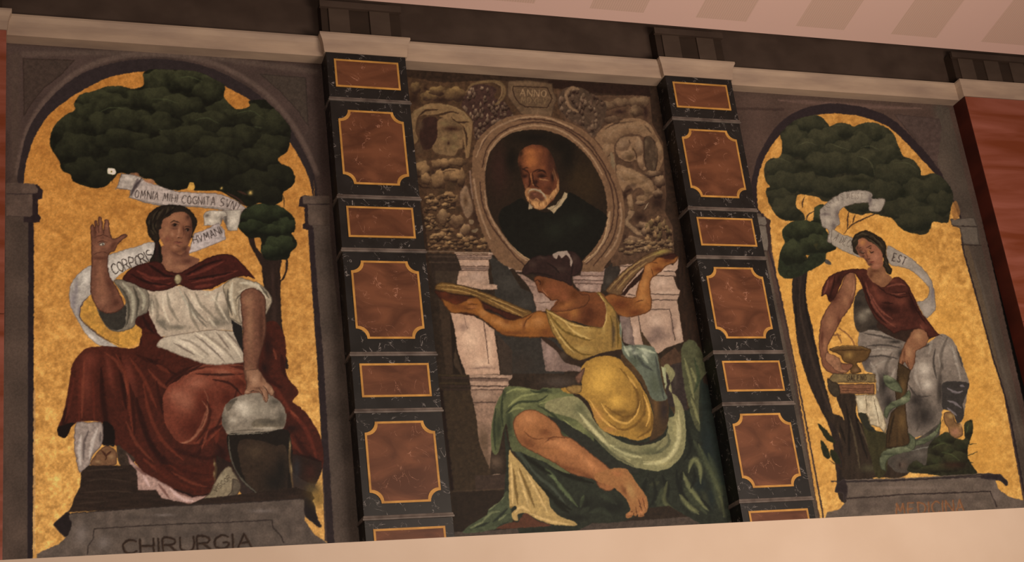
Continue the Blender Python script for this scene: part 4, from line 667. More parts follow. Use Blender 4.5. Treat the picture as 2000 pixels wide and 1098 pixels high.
    F('painted_seated_woman', None, '6b4a3a', '225,950 290,880 270,960 250,990', edge='33211a'); F('painted_seated_woman', None, '8a6a3a', '160,1020 230,1000 270,1010 260,1050 200,1060', edge='4a3318')

# ---------------------------------------------------------------- right mural
def paint_right():
    tile(0, 0, 1)
    F('stone_surround', 'Qst', '4f3b34', '1395,150 1860,175 2060,1050 2100,1139 1545,1139', sm=0, ts=40, tex=20)
    S('Qst', '6b5049', 8, .7, '1520,196 1700,208 1800,212', soft=1); S('Qst', '3b2a26', 4, .7, '1430,176 1640,188 1856,199|1440,212 1530,214', taper=0)
    S('Qst', '4e443c', 22, .8, '1835,215 1880,380 1905,470', taper=0, soft=1)
    F(None, 'Qs', '4c3b37', '1745,222 1835,232 1858,330 1885,430 1840,340', sm=0, edge='3a2b27', a=.8)
    tile(1440, 190, 3.66)
    F('stone_surround', None, '2e2325', '105,700 100,620 125,500 155,410 210,310 270,220 350,145 450,90 570,55 700,45 830,58 950,85 1070,135 1150,190 1250,290 1370,420 1470,560 1550,690 1610,810 1630,880 1550,880 900,700 150,900', tex=12)
    F('gold_ground', 'Qg', 'b98035', '140,700 140,620 160,530 200,420 240,350 300,275 380,200 460,150 570,125 700,115 850,130 980,165 1080,210 1150,270 1250,370 1370,500 1460,600 1530,720 1575,830 1600,900 1680,1150 1800,1600 1900,2100 2010,2700 2100,3200 610,3100 560,2850 420,2000 250,1100 235,900 150,800', sm=0)
    gold('Qg', -50, 650, .42)
    for c, a, w in (('d9a04a', .35, 70), ('c4862f', .3, 110)):
        tile(0, 0, 1); B('Qg', c, a, *['%d,%d,%d,%d' % (x, y, w*.7, w) for x, y in ((1530, 560), (1580, 620), (1640, 560), (1750, 480), (1840, 640), (1890, 760), (1600, 900), (1900, 850), (1930, 930), (1570, 760))])
    # piers
    tile(1440, 380, 3)
    F('stone_surround', 'Qp', '584a41', '100,110 140,115 165,300 215,560 330,1100 450,1750 520,2150 480,2280 330,2280', sm=0, ts=40, tex=22)
    S(None, '33262a', 2.6, .95, '150,115 190,330 250,580 360,1120 470,1700 530,2050', taper=0, pt='stone_surround')
    F('stone_surround', None, '3a2a26', '115,135 165,130 195,150 190,190 200,290 195,330 150,335', sm=0); F('stone_surround', 'Qc', '70635a', '105,132 162,132 172,165 165,180 182,290 178,330 125,325', sm=0, tex=12); S('Qc', '352723', 1.4, .9, '115,180 168,182|130,330 185,330', taper=0)
    tile(0, 0, 1)
    F('stone_surround', 'Qq', '4f423a', '1843,209 1853,210 1902,416 1968,700 2015,900 2080,1139 2040,1139 1999,960 1984,880 1964,782 1938,697 1915,611 1897,547 1879,480 1880,430 1831,320', sm=0, ts=40, tex=22, a=.9)
    S('Qst+Qq', '5f534a', 7, .6, '1903,510 1925,590 1950,690 1975,780 1998,870', soft=1)
    S(None, '2a2023', 2.6, .95, '1879,430 1880,480 1898,547 1916,611 1939,697 1965,782 1985,880 2000,960', taper=0, pt='stone_surround')
    tile(1640, 190, 3.66)
    F('stone_surround', 'Qc3', '5f534b', '790,870 960,860 985,920 1000,1060 880,1050 860,940 800,910', sm=0, tex=12, edge='2e2421'); S(None, '332723', 1.6, .9, '810,920 980,925|870,1055 1010,1060', taper=0)
    F(None, None, '8f5f30', '800,800 830,740 860,830 820,880', a=.8)
    # tree: trunk, then foliage
    tile(1480, 360, 3.921)
    F('tree_trunk', 'Qtr', '2c221e', '270,700 340,620 360,560 430,500 500,480 480,540 420,570 385,640 372,760 370,860 390,980 420,1100 470,1360 560,1700 640,1950 780,2150 860,2230 980,2350 830,2430 640,2430 600,2200 560,1900 470,1700 380,1500 310,1250 280,1000 265,880', tex=28, ts='v')
    S('Qtr', '42332b', 4, .6, '330,700 320,900 350,1100 450,1450 600,1850 700,2150|420,560 480,510'); S('Qtr', '171210', 3, .7, '370,700 360,860 400,1100 520,1550|290,900 300,1100')
    S(None, '33221c', 2, .95, '660,380 720,310 800,270 880,235 940,210|685,350 690,260 700,190|725,300 745,230|370,280 385,235 430,205|340,180 345,130 360,95|420,580 470,575 520,590 560,600', pt='tree_trunk')
    E('tree_foliage', None, '4c4540', 535, 597, 32, 16, 30)
    tile(1440, 190, 3.66)
    F('tree_foliage', 'Qf', '2d2b1f', '305,265 350,215 420,160 500,135 580,130 640,180 660,210 720,185 800,195 830,212 880,190 960,180 1040,205 1110,255 1140,320 1160,370 1190,420 1260,450 1310,520 1320,560 1400,545 1460,570 1520,640 1545,720 1525,800 1510,890 1470,900 1400,890 1380,940 1340,980 1240,970 1160,930 1110,870 1040,850 950,830 880,840 800,820 760,780 700,745 620,745 580,715 540,705 500,700 430,700 420,780 470,830 480,880 400,885 310,870 250,800 220,740 205,660 235,640 200,590 195,500 235,440 300,430 320,370 320,320', tex=30)
    F('tree_foliage', 'Qf2', '272c1d', '540,880 550,800 580,770 620,770 600,830 640,960 700,1080 640,1110 620,1180 500,1250 420,1290 330,1290 290,1230 310,1100 340,1040 320,960 380,895 480,880', tex=30)
    tile(1480, 360, 3.921)
    F('tree_foliage', 'Qf3', '262a1d', '170,560 190,480 240,445 330,450 400,470 500,430 600,480 560,515 470,520 400,560 360,650 290,660 220,630 180,590', tex=28); F(None, None, 'b98035', '430,470 450,450 490,475 460,505', sm=1); F(None, None, 'b98035', '350,545 395,543 365,580', sm=0)
    tile(1440, 190, 3.66)
    PUFF('Qf', '474430', '1f2118', '520,180,150,75', '980,240,170,90', '740,230,110,70', '400,320,110,120', '1130,330,80,90', '620,300,130,85', '520,370,120,80', '1060,400,180,110', '740,380,120,70', '880,330,80,80', '1240,520,110,90', '640,480,180,95', '330,500,150,90', '900,470,150,100', '1130,560,160,110', '1440,620,110,90', '480,610,110,80', '330,610,140,80', '1300,680,150,100', '660,640,150,75', '850,620,160,70', '1050,680,140,90', '1450,760,100,90', '1200,800,160,90', '1330,860,100,90', '1230,900,120,70', '300,710,100,60', '370,790,130,90', '330,820,90,60', '930,770,120,50', dim=.2)
    PUFF('Qf2+Qf3', '3c3f29', '1a1d13', '590,850,70,80', '470,950,160,75', '560,1050,120,70', '400,1110,110,90', '640,1060,70,50')
    B('Qf', '15180f', .6, '490,500,60,30', '860,590,80,20', '1180,680,60,30')
    S('Qf', '55543c', 1.6, .5, '430,350 500,320 570,345|660,330 740,360 800,380|220,470 300,440 380,470|830,425 900,430 960,480 980,560|880,360 950,350 1020,380|700,200 770,200|1130,470 1220,470 1290,520')
    # scroll
    tile(1480, 360, 3.921)
    F('ribbon_scroll', 'V1', '8d8078', '475,205 510,160 580,100 660,60 760,45 850,55 880,80 880,110 975,115 940,205 860,205 850,160 830,140 740,150 660,175 620,220 630,300 590,340 570,440 535,440 540,350 495,320', edge='453732', ew=.9, tex=14)
    B('V1', 'a99b90', .8, '590,150,60,30,-35', '760,85,90,25', '910,160,30,30', '540,280,30,30'); B('V1', '5d5050', .8, '860,120,16,50', '610,230,20,50', '520,230,40,12', '580,320,20,40'); B('V1', 'a99b90', .7, '555,400,8,40')
    TX('V1', '5a4a44', 'CORPVS MEIST', '530,215 570,150 640,120 720,110 810,115', 42, w=.6, fill=.6, a=.75)
    F('ribbon_scroll', 'V2', '93867c', '570,345 640,380 720,410 800,460 810,560 700,530 620,490 565,450', edge='453732', ew=.9, tex=14); TX('V2', '4a3d38', 'A DECO', '578,420 640,455 730,495', 56, w=.7, fill=.6, a=.8)
    tile(1580, 430, 3.921)
    F('ribbon_scroll', 'V3', '8d8078', '600,200 680,230 780,290 860,360 920,430 950,500 965,600 970,680 920,740 890,745 835,650 830,625 870,620 905,590 920,530 880,470 800,400 720,365 610,330', edge='5a4438', ew=.9, tex=14)
    B('V3', 'a99a92', .8, '720,300,60,50,30', '860,430,60,20,50', '900,680,40,40'); B('V3', '6a6068', .8, '945,560,14,80'); TX('V3', '3d312e', 'EST', '630,308 685,325 735,345', 58, w=.9, fill=.65)
    # snake cup
    S(None, '7d5230', 2.6, .9, '230,830 290,870 340,930 350,975|215,870 250,940|180,880 240,880', pt='painted_bowl', taper=.3)
    # woman: skirt
    tile(1580, 620, 3.327)
    F('painted_leaning_woman/skirt#grey_skirt', 'Qsk', '766860', '330,60 380,75 480,60 560,100 640,130 760,170 850,110 900,120 950,170 980,240 1010,330 1042,430 1030,490 1015,580 1000,660 965,690 930,620 870,600 860,660 830,720 770,760 700,780 640,800 500,800 500,690 440,560 430,380 360,340 320,180 325,110', tex=18)
    B('Qsk', '94857c', .85, '740,330,60,60', '480,230,90,20', '880,220,70,90', '460,120,80,20', '760,420,60,60', '480,310,60,40'); B('Qsk', 'b8aaa0', .9, '750,340,50,50', '770,440,40,40', '900,490,30,14'); B('Qsk', '2b2523', .9, '740,640,100,90', '700,540,60,50,20', '480,440,40,90', '520,560,50,80', '850,480,20,100', '560,160,50,12', '600,240,30,40')
    S('Qsk', '3c3431', 3, .8, '350,100 450,120 580,150|370,190 480,180 600,200|360,260 480,250 580,270|820,200 810,300 830,400|720,200 800,170|690,520 720,560|960,200 1000,330|650,440 700,510 790,510'); S('Qsk', '93877e', 2.6, .7, '380,90 470,85 570,110|370,225 460,205 570,215|400,330 480,290 560,270|860,150 920,190 960,280|840,230 850,330'); B('Qsk', '393133', .6, '370,280,40,60')
    S('Qsk', '4a403a', 6, .55, '420,330 460,400 470,520|540,230 500,330 520,420|860,300 850,430 840,560|900,130 860,240 870,340|700,560 720,660 700,740', soft=.9); S('Qsk', 'a0938a', 5, .6, '700,300 690,380 720,460|800,140 780,240|930,180 960,300 985,400|400,290 440,370 450,480|560,330 530,420', soft=.9)
    F(None, 'Qun', '3a3432', '880,420 1035,425 1035,480 1000,560 1010,640 965,690 930,620 870,600 865,500', clip='Qsk', tex=15); S('Qun', '7d7278', 3.5, .85, '900,460 960,490 1000,480|900,540 950,560 990,590|900,590 960,640|980,440 1010,450'); 
    F('painted_leaning_woman', None, '7d5a38', '880,620 930,620 950,680 990,700 1000,760 960,785 915,770 905,720 880,680', edge='3a2418'); B(None, '9a6a50', .8, '950,745,35,30'); B(None, 'a88a50', .7, '925,640,20,16')
    tile(1580, 430, 3.921)
    F('painted_leaning_woman/bodice#grey_bodice', 'Qto', '3d332c', '350,600 420,520 600,560 780,760 740,830 640,870 480,840 380,860 345,760', tex=20); B('Qto', '85796c', .8, '410,740,50,50', '450,700,40,30'); B('Qto', '2a2320', .8, '370,640,40,40', '500,820,60,20')
    F('painted_leaning_woman/mantle#dark_red_mantle', 'Qmk', '35231c', '540,740! 740,740 1000,880! 900,925 820,960 700,920 600,880 520,820', tex=20)
    # arms
    F('painted_leaning_woman', 'Qla', '7a4d38', '280,420 330,395 360,440 358,520 340,620 300,690 250,760 200,860 160,930 140,1000 200,1050 260,1098 330,1100 340,1130 240,1180 130,1150 90,1060 75,970 80,850 100,750 150,660 190,600 240,520', edge='2f1913', ew=1.4, tex=10)
    B('Qla', '97664a', .85, '310,500,40,80', '160,780,40,70', '280,620,30,40', '120,960,20,60'); B('Qla', '532c20', .8, '200,600,30,60,30', '230,780,16,60', '330,640,20,40', '100,900,14,70'); S('Qla', 'a8785a', 2, .6, '340,450 345,530 320,600')
    tile(1580, 620, 3.327)
    F('painted_leaning_woman', 'Qlh', '8a5f46', '110,230 150,240 200,270 215,330 250,345 240,360 190,355 150,320 110,280', edge='331c14', ew=1)
    F('painted_leaning_woman', 'Qra', '85583e', '680,80 740,75 780,120 760,180 700,220 690,270 680,320 660,345 640,320 620,290 600,330 585,320 590,260 610,200 640,140', edge='33190f', ew=1.2, tex=10); B('Qra', 'a67a58', .8, '710,120,30,40', '650,230,25,40'); B('Qra', '5c3422', .7, '690,290,14,30', '620,240,10,40'); S('Qra', '40200f', 1.2, .8, '610,280 605,320|640,280 645,320')
    # red mantle
    tile(1580, 430, 3.921)
    F('painted_leaning_woman/mantle#dark_red_mantle', 'Qma', '4a231b', '95,580 110,510 150,440 230,395 340,375 440,380 480,420 520,480 580,510 650,440 720,455 770,520 810,600 850,690 900,760 980,860 1000,880 920,900 900,860 860,830 780,840 700,850 650,870 600,830 520,770 480,700 440,620 420,540 380,450 340,405 280,420 240,500 210,570 160,630 135,570', edge='260f0c', tex=20)
    B('Qma', '6d382a', .85, '540,590,60,40,30', '700,620,80,40', '500,530,40,30,30', '870,820,40,40', '170,480,20,50,30', '640,800,60,20', '620,460,60,20'); B('Qma', '2a120e', .85, '620,680,80,35,10', '790,650,30,90,-20', '160,590,40,30', '230,450,20,60,20', '700,560,70,14')
    S('Qma', '7d4436', 3.5, .75, '430,470 480,620 560,740 660,820|470,560 540,680 640,760|560,540 640,570 740,560|150,460 130,530 110,570|850,800 880,850 900,880|600,510 680,490 740,500'); S('Qma', '2a110d', 3, .8, '400,440 440,560 500,700 600,800|520,500 600,560 700,590 770,580|200,420 180,520 150,610|760,540 820,680 900,800|560,630 640,640')
    # head
    tile(1640, 440, 9.15)
    F('painted_leaning_woman', 'Qnk', '7d5238', '510,760 700,760 790,700 830,860 940,930 890,1020 820,1090 740,1098 640,1050 560,980 500,900', tex=8); B('Qnk', '946546', .8, '780,900,60,90', '700,1000,80,40'); B('Qnk', '56301f', .8, '620,820,90,40', '560,900,40,60')
    F('painted_leaning_woman/hair#brown_hair', 'Qhb', '2e251a', '240,230 300,150 440,95 560,120 660,180 780,260 820,330 830,430 830,540 865,620 870,700 930,780 920,860 880,885 830,840 800,760 770,700 760,560 300,520 230,380 215,300', edge='1a120d', ew=2, tex=26)
    F('painted_leaning_woman', 'Qfa', '8a5640', '345,250 430,235 520,290 620,340 700,410 760,500 780,620 760,720 690,780 600,775 520,730 490,680 430,600 350,540 300,440 290,380 330,330', tex=8)
    B('Qfa', 'a8703f', .85, '410,310,60,60', '520,480,30,60'); B('Qfa', 'a56e56', .7, '640,560,90,90', '660,720,60,30'); B('Qfa', '45291f', .8, '370,470,60,60', '320,400,30,50', '480,640,40,60', '550,700,50,30', '420,560,40,40')
    S('Qfa', '33201a', 1.5, .9, '480,400 530,375 580,385|520,450 570,490 620,455|360,490 420,500 450,480|340,410 390,400'); B('Qfa', '2b1812', .9, '580,485,26,14', '545,410,20,12', '525,605,22,10'); B('Qfa', '77695c', .7, '400,470,25,10'); S('Qfa', '4a1c18', 1.4, .9, '530,655 580,660 625,650'); B('Qfa', '7a3a30', .7, '580,670,40,12'); S('Qfa', '5a3020', 1.5, .7, '450,430 480,520 500,600')
    S('Qhb', '4c4030', 2.6, .7, '300,200 400,150 520,180|560,180 680,280 780,400|500,240 640,330 740,440|250,300 300,240|800,560 820,650 850,720'); S('Qhb', '150e0a', 2, .8, '360,220 470,200 600,270 720,380|800,460 790,560 830,660|620,200 740,290')
    # trunk stump, column of the snake, serpent
    tile(1580, 620, 3.327)
    F('tree_trunk', 'Qst2', '33271f', '180,500 300,500 310,640 400,740 500,760 520,800 640,800 680,960 600,1040 440,1040 230,1050 220,900 200,760 100,620 200,640 230,660', tex=28, ts='v')
    S('Qst2', '5a4c38', 3.5, .7, '320,680 380,820 430,940 470,1010|350,700 420,800 470,880|420,760 470,840|260,640 300,800 330,980'); S('Qst2', '1a1411', 4, .8, '300,600 330,760 380,920|240,560 260,700 260,900|430,880 470,1000|200,700 240,820')
    B('Qst2', '55523a', .6, '450,820,30,60', '400,980,80,30')
    F('painted_leaning_woman/skirt#grey_skirt', 'Qs2', '4a423c', '630,760! 700,790 860,680! 840,800 790,900 770,980 640,1010! 560,1000 500,900', tex=20); B('Qs2', '6a605a', .7, '720,890,60,30'); B('Qs2', '2b2724', .7, '640,960,60,30', '800,760,30,40')
    F('tree_trunk', 'Qst3', '38331f', '330,640! 380,720 500,750! 530,640! 540,760 520,850 500,1010 440,1040 400,900', tex=28, ts='v')
    F('painted_staff', 'Qcl', '46331f', '580,290! 610,310 640,330! 660,345! 645,420 640,500 630,590 648,770! 640,830 500,850! 505,760 515,690 535,620 570,580 560,480 568,400', edge='21160f', tex=26, ts='v'); B('Qcl', '6e522f', .8, '605,680,28,80', '610,440,20,50'); S('Qcl', '241a10', 3, .7, '550,640 530,740 515,820|580,380 575,470')
    for q, pg in enumerate(('485,375! 530,385 575,420 605,470 600,492! 560,480 520,460 490,430', '652,470! 662,500 650,545 600,572 550,590 520,620 508,660! 488,640 495,590 530,555 590,530 625,500', '645,752! 690,790 692,840 660,868 590,885 530,910 500,945 500,1000! 470,985 458,940 470,885 520,855 600,840 640,828 655,800', '690,800! 770,775 830,720 858,660! 850,730 810,785 750,820 692,838!')):
        F('painted_serpent', 'qs', '575b45', pg, edge='2a2c20', ew=1.4, tex=26); PUFF('qs', '7d8064', '3e4232', ('530,400,60,30', '590,545,90,30', '560,870,130,30', '770,770,80,40')[q])
    B(None, '5d4c42', .9, '610,960,50,40'); B(None, '2b1f1c', .9, '590,960,10,16'); B(None, '716458', .8, '690,1000,40,14')
    S(None, '7d7a74', 1.8, .7, '660,870 740,850 780,840 830,780|775,850 780,900 770,970', pt='painted_serpent')
    # bowl on books
    F('painted_bowl', 'Qbo', '5d4122', '130,212 180,190 260,182 350,190 400,210 385,260 350,290 310,300 340,350 280,365 270,340 285,305 230,290 200,245', edge='2c1c10', tex=14); B('Qbo', '96733e', .9, '260,245,30,25'); S('Qbo', '8a6a3c', 1.6, .8, '140,212 200,192 300,188 380,205'); S('Qbo', '33200f', 1.6, .8, '150,220 240,212 330,212 390,215'); B('Qbo', '7d5a40', .8, '305,340,20,16')
    F('painted_book', 'Qb1', '75603f', '155,365 430,368 432,425 160,425 120,410', sm=0, edge='33241a'); TX('Qb1', '33241a', 'GALENO', '245,412 375,410', 34, w=.8, fill=.65)
    F('painted_book', 'Qb2', '7a5038', '190,435 425,432 425,498 195,497', sm=0, edge='33241a'); S('Qb2', '4a2c20', 1.4, .8, '215,460 320,465 400,462|215,475 320,478 400,474', taper=0); F('painted_book', None, '3f3428', '120,395 155,420 190,435 200,505 165,515 130,480', edge='221812')
    F('painted_book', 'Qpg', 'ab9a82', '300,505 435,500 480,620 505,700 490,755 460,715 400,700 375,630 320,628', sm=0, edge='4a3c2c'); B('Qpg', 'c8baa2', .85, '440,600,30,70,-15', '340,560,25,50'); S('Qpg', '5c4d3a', 1.4, .8, '370,510 380,620|420,520 460,700')
    F(None, None, '2b2a1f', '320,630 370,628 400,700 440,740 380,730'); 
    # bush, leaves
    F('painted_bush', 'Qbu', '2b291c', '780,830 860,760 900,745 940,780 1010,790 1010,690 1060,670 1065,740 1040,820 1030,900 1060,960 1090,1020 960,1040 780,1020 640,1000 690,930 760,960', tex=35)
    PUFF('Qbu', '3d3c26', '1f1c13', '830,800,60,40', '920,780,80,40', '880,860,90,50', '1000,830,60,50', '800,930,60,40', '960,920,90,50', '700,960,50,30', '860,980,120,30', '1030,720,40,50')
    B('Qbu', '3f4a2c', .4, '860,800,50,20', '900,870,50,14,-20', '830,940,40,30', '1030,720,16,40', '720,960,30,20', '940,930,40,20'); B('Qbu', '3a231a', .8, '940,960,90,30'); S('Qbu', '545f38', 1.4, .6, '800,850 860,820 920,830|860,880 920,890 980,930|1040,690 1020,760'); B('Qbu', '6b605c', .8, '715,890,50,40')
    B('Qbu', '25291a', .8, '1000,840,30,20'); S(None, '2b2d1d', 1.4, .9, '1020,830 1090,820|1020,900 1060,890 1098,870|1030,940 1070,945', pt='tree_foliage')
    B(None, '9a6a50', .95, '950,745,30,26'); B(None, 'b18a5c', .8, '990,700,14,16')
    F('tree_foliage', None, '262818', '55,690 100,720 160,790 170,820 120,800 90,760'); F('tree_foliage', None, '262818', '75,800 110,830 140,900 120,920 90,890'); F('tree_foliage', None, '262818', '140,860 180,880 205,950 170,945 145,910'); S(None, '3a2618', 1, .9, '130,930 180,960 225,1000|170,820 210,900 222,980', pt='tree_foliage')
    # plinth
    tile(1520, 700, 3.327)
    F('painted_plinth', 'Qpl', '64554d', '430,790 900,775 1370,745 1400,750 1430,850 1500,900 1620,930 1640,1300 220,1300 320,1000 400,980 440,930 450,830', sm=0, tex=22, ts=12)
    F('painted_plinth', None, '2f2425', '430,788 450,830 450,880 425,940 420,880 370,870 375,830 400,800', edge='4a3f3b'); S('Qpl', '2a2120', 1.6, .9, '430,800 900,785 1200,765 1380,750', taper=0); S('Qpl', '85766e', 1.2, .6, '430,790 900,772 1200,752', taper=0)
    tile(1700, 780, 4.575)
    F('painted_plinth', None, '2e2528', '1000,675 1150,670 1190,700 1230,745 1210,775 1150,730 1000,712', edge='453a3a'); S(None, '33292a', 2.2, .9, '-350,735 0,735 500,712 1000,690 1150,680', taper=0, pt='painted_plinth')
    S('Qpl', '2c2120', 2, .9, '-430,890 -200,885 0,875 300,850 700,838 1070,822|1070,822 1100,890 1130,960|-430,890 -420,1000', taper=0, sm=0); B('Qpl', '4f423d', .6, '500,900,500,30', '0,950,200,30'); B('Qpl', '7d6b64', .6, '300,790,400,16', '1120,850,40,80')
    TX('Qpl', '7a4c30', 'MEDICINA', '215,1040 520,1022 850,1000', 104, w=2.6, fill=.72); TX('Qpl', '93684a', 'MEDICINA', '210,1038 515,1020 845,998', 100, w=.9, fill=.7, a=.7)

# ---------------------------------------------------------------- the room shell
def struct(o): o['kind'] = 'structure'; return o
ZC = 7.685                                   # underside of the cream cornice
struct(box_('wall_back', -1.6, 11.4, 0, .3, 0, 9.6, M['wall']))
struct(box_('floor', -6, 14, -13, .3, -.2, 0, M['floor']))
struct(box_('wall_lower', -1.6, 11.4, -.62, -.25, 0, 3.634, M['plaster']))
# sloping ceiling panel with darker ribbed acoustic bands
def ceiling_mat():
    m = bpy.data.materials.new('pink_white_ceiling_with_ribbed_bands'); m.use_nodes = True; t = m.node_tree; n = t.nodes; L = t.links; b = n['Principled BSDF']; b.inputs['Roughness'].default_value = .8
    tc = n.new('ShaderNodeTexCoord'); s = n.new('ShaderNodeSeparateXYZ'); L.new(tc.outputs['Object'], s.inputs[0])
    def mth(op, a, b_=None, c=None):
        k = n.new('ShaderNodeMath'); k.operation = op
        for i, v in enumerate((a, b_, c)):
            if v is None: continue
            if isinstance(v, (int, float)): k.inputs[i].default_value = v
            else: L.new(v, k.inputs[i])
        return k.outputs[0]
    x = mth('FRACT', mth('MULTIPLY_ADD', s.outputs[0], 1/BAND, BPH)); band = mth('LESS_THAN', x, .5)
    inner = mth('LESS_THAN', s.outputs[1], -.62)
    rib = mth('MULTIPLY_ADD', mth('SINE', mth('MULTIPLY', s.outputs[0], 2*math.pi/.022)), .25, .75)
    f = mth('MULTIPLY', mth('MULTIPLY', band, inner), rib)
    mx = n.new('ShaderNodeMix'); mx.data_type = 'RGBA'; mx.inputs['A'].default_value = lin('d8b9b0'); mx.inputs['B'].default_value = lin('c3a798'); L.new(f, mx.inputs['Factor'])
    nz = n.new('ShaderNodeTexNoise'); nz.inputs['Scale'].default_value = 1.2
    m2 = n.new('ShaderNodeMix'); m2.data_type = 'RGBA'; m2.blend_type = 'MULTIPLY'; m2.inputs['Factor'].default_value = .3; L.new(mx.outputs['Result'], m2.inputs['A']); L.new(nz.outputs['Color'], m2.inputs['B'])
    L.new(mx.outputs['Result'], b.inputs['Base Color']); return m
BAND, BPH = .98, .35
M['ceiling'] = ceiling_mat()
cz = 7.99; sl = .2
struct(mesh('ceiling', [(x, y, cz+(-.5-y)*sl+d) for d in (0, .12) for y in (-.5, -13) for x in (-6, 14)], [(0, 1, 3, 2), (4, 5, 7, 6), (0, 1, 5, 4), (2, 3, 7, 6), (0, 2, 6, 4), (1, 3, 7, 5)], M['ceiling']))
struct(box_('ceiling', -1.6, 11.4, -1.2, 0, 9.2, 9.3, M['wall']))  # unseen slab added over the gap to keep light from leaking in

# cornice: one cove profile, broken forward round every pilaster
PIL = [(2.402, 3.054), (5.385, 6.03)]; DP = .19
def cornice():
    prof = [(0, 0), (.004, .03), (.008, .07), (.016, .11), (.03, .14), (.034, .147), (.034, .165)]
    base = [(-1.6, -DP), (.015, -DP), (.015, -.12), (2.39, -.12), (2.39, -DP-.004), (3.068, -DP-.004), (3.068, -.14), (5.373, -.14), (5.373, -DP-.004), (6.044, -DP-.004), (6.044, -.11), (8.50, -.11), (8.50, -DP-.004), (11.4, -DP-.004)]
    verts, faces = [], []; n = len(base)
    for off, dz in prof+[(None, .165), (None, 0)]:
        for i, (x, y) in enumerate(base):
            if off is None: verts.append((x, 0, ZC+dz)); continue
            # moves each corner outward from the wall and away from its block
            ex = 0
            if 0 < i < n-1:
                (px_, py_), (nx_, ny_) = base[i-1], base[i+1]
                if abs(px_-x) < 1e-6: ex = off*(1 if py_ > y else -1) * (-1 if True else 1)
                elif abs(nx_-x) < 1e-6: ex = off*(1 if ny_ > y else -1)
                if abs(px_-x) < 1e-6: ex = -off if py_ > y else off*(-1)
                if abs(px_-x) < 1e-6 and py_ < y: ex = off
                if abs(nx_-x) < 1e-6: ex = off if ny_ > y else -off
            verts.append((x+ex, y-off, ZC+dz))
    k = len(prof)+2
    for a in range(k):
        b = (a+1) % k
        for i in range(n-1): faces.append((a*n+i, a*n+i+1, b*n+i+1, b*n+i))
    faces += [tuple(a*n for a in range(k)), tuple(a*n+n-1 for a in range(k))]
    return verts, faces
struct(mesh('trim_1', *cornice(), M['cornice']))
# frieze above the cornice with a projecting block over every pilaster
struct(box_('trim_2', -1.6, 11.4, -.02, -.001, ZC+.165, 9.2, M['frieze']))
k = 3
for x0, x1 in ((-1.6, -.02), (2.40, 3.06), (5.385, 6.04), (8.52, 11.4)):
    o = struct(box_('trim_%d' % k, x0, x1, -.13, -.021, ZC+.165, 8.19, M['friezed'])); k += 1
    n = 2 if x1-x0 < 1.2 else 5
    for i in range(n):
        w0 = x0+.06+i*(.34 if n == 2 else .30)
        if x0 < -1: continue
        f = box_('triglyph_bar', w0, w0+.17, -.145, -.131, ZC+.166, 8.13, M['frieze2'], o, bevel=.004)
    box_('cap_band', x0-.01, x1+.01, -.16, -.131, 8.131, 8.19, M['frieze'], o)

# ---------------------------------------------------------------- the pilasters
def notched(x0, x1, z0, z1, r, seg=6):
    """outline with a quarter circle bitten out of every corner"""
    o = []
    for cx, cz_, a0 in ((x0, z0, 90), (x1, z0, 180), (x1, z1, 270), (x0, z1, 0)):
        for i in range(seg+1):
            a = math.radians(a0-90*i/seg); o.append((cx+r*math.cos(a), cz_+r*math.sin(a)))
    return o
def notch(x0, x1, z0, z1, r, inset=0):
    c = notched(x0, x1, z0, z1, r)
    if not inset: return c
    return notched(x0+inset, x1-inset, z0+inset, z1-inset, r)
def rect(x0, x1, z0, z1): return [(x0, z0), (x1, z0), (x1, z1), (x0, z1)]
RZ = [(7.372, 7.625), (6.068, 6.328), (4.787, 5.048), (3.45, 3.81)]; OZ = [(6.518, 7.166), (5.242, 5.873), (3.992, 4.600)]
MZ = [7.245, 6.392, 5.945, 5.105, 4.665, 3.872]
PLAB = ['black marble pilaster with red panels between the left and the centre mural', 'black marble pilaster with red panels between the centre and the right mural']
for (x0, x1), lab in zip(PIL, PLAB):
    P = empty('marble_pilaster', (x0, -DP, 0)); tag(P, lab, 'pilaster', 'black marble pilasters with red panels')
    box_('shaft', x0, x1, -DP, -.001, 0, ZC-.001, M['black'], P, bevel=.003)
    for z0, z1 in RZ:
        a = rect(x0+.058, x0+.586, z0, z1); b = rect(x0+.074, x0+.570, z0+.016, z1-.016)
        q = mesh('panel', *slab(b, -DP-.001, -DP-.004), M['red'], P); mesh('border', *ring(a, b, -DP-.001, -DP-.006), M['gold'], q)
    for z0, z1 in OZ:
        a = notch(x0+.054, x0+.582, z0, z1, .082); b = notch(x0+.070, x0+.566, z0+.016, z1-.016, .086)
        q = mesh('panel', *slab(b, -DP-.001, -DP-.004), M['red'], P); mesh('border', *ring(a, b, -DP-.001, -DP-.006), M['gold'], q)
    for z in MZ:
        v = []; pr_ = [(0, 0), (.010, .002), (.012, .012), (.006, .020), (.004, .034), (0, .036)]
        pth = [(x0, -.001), (x0, -DP), (x1, -DP), (x1, -.001)]; dr = [(-1, 0), (-1, -1), (1, -1), (1, 0)]
        v = [(px_+dx*o, py_+dy*o, z+h) for o, h in pr_ for (px_, py_), (dx, dy) in zip(pth, dr)]
        f = [(a*4+i, a*4+i+1, (a+1) % 6*4+i+1, (a+1) % 6*4+i) for a in range(6) for i in range(3)]+[tuple(a*4 for a in range(6)), tuple(a*4+3 for a in range(6))]
        mesh('moulding', v, f, M['mould'], P)
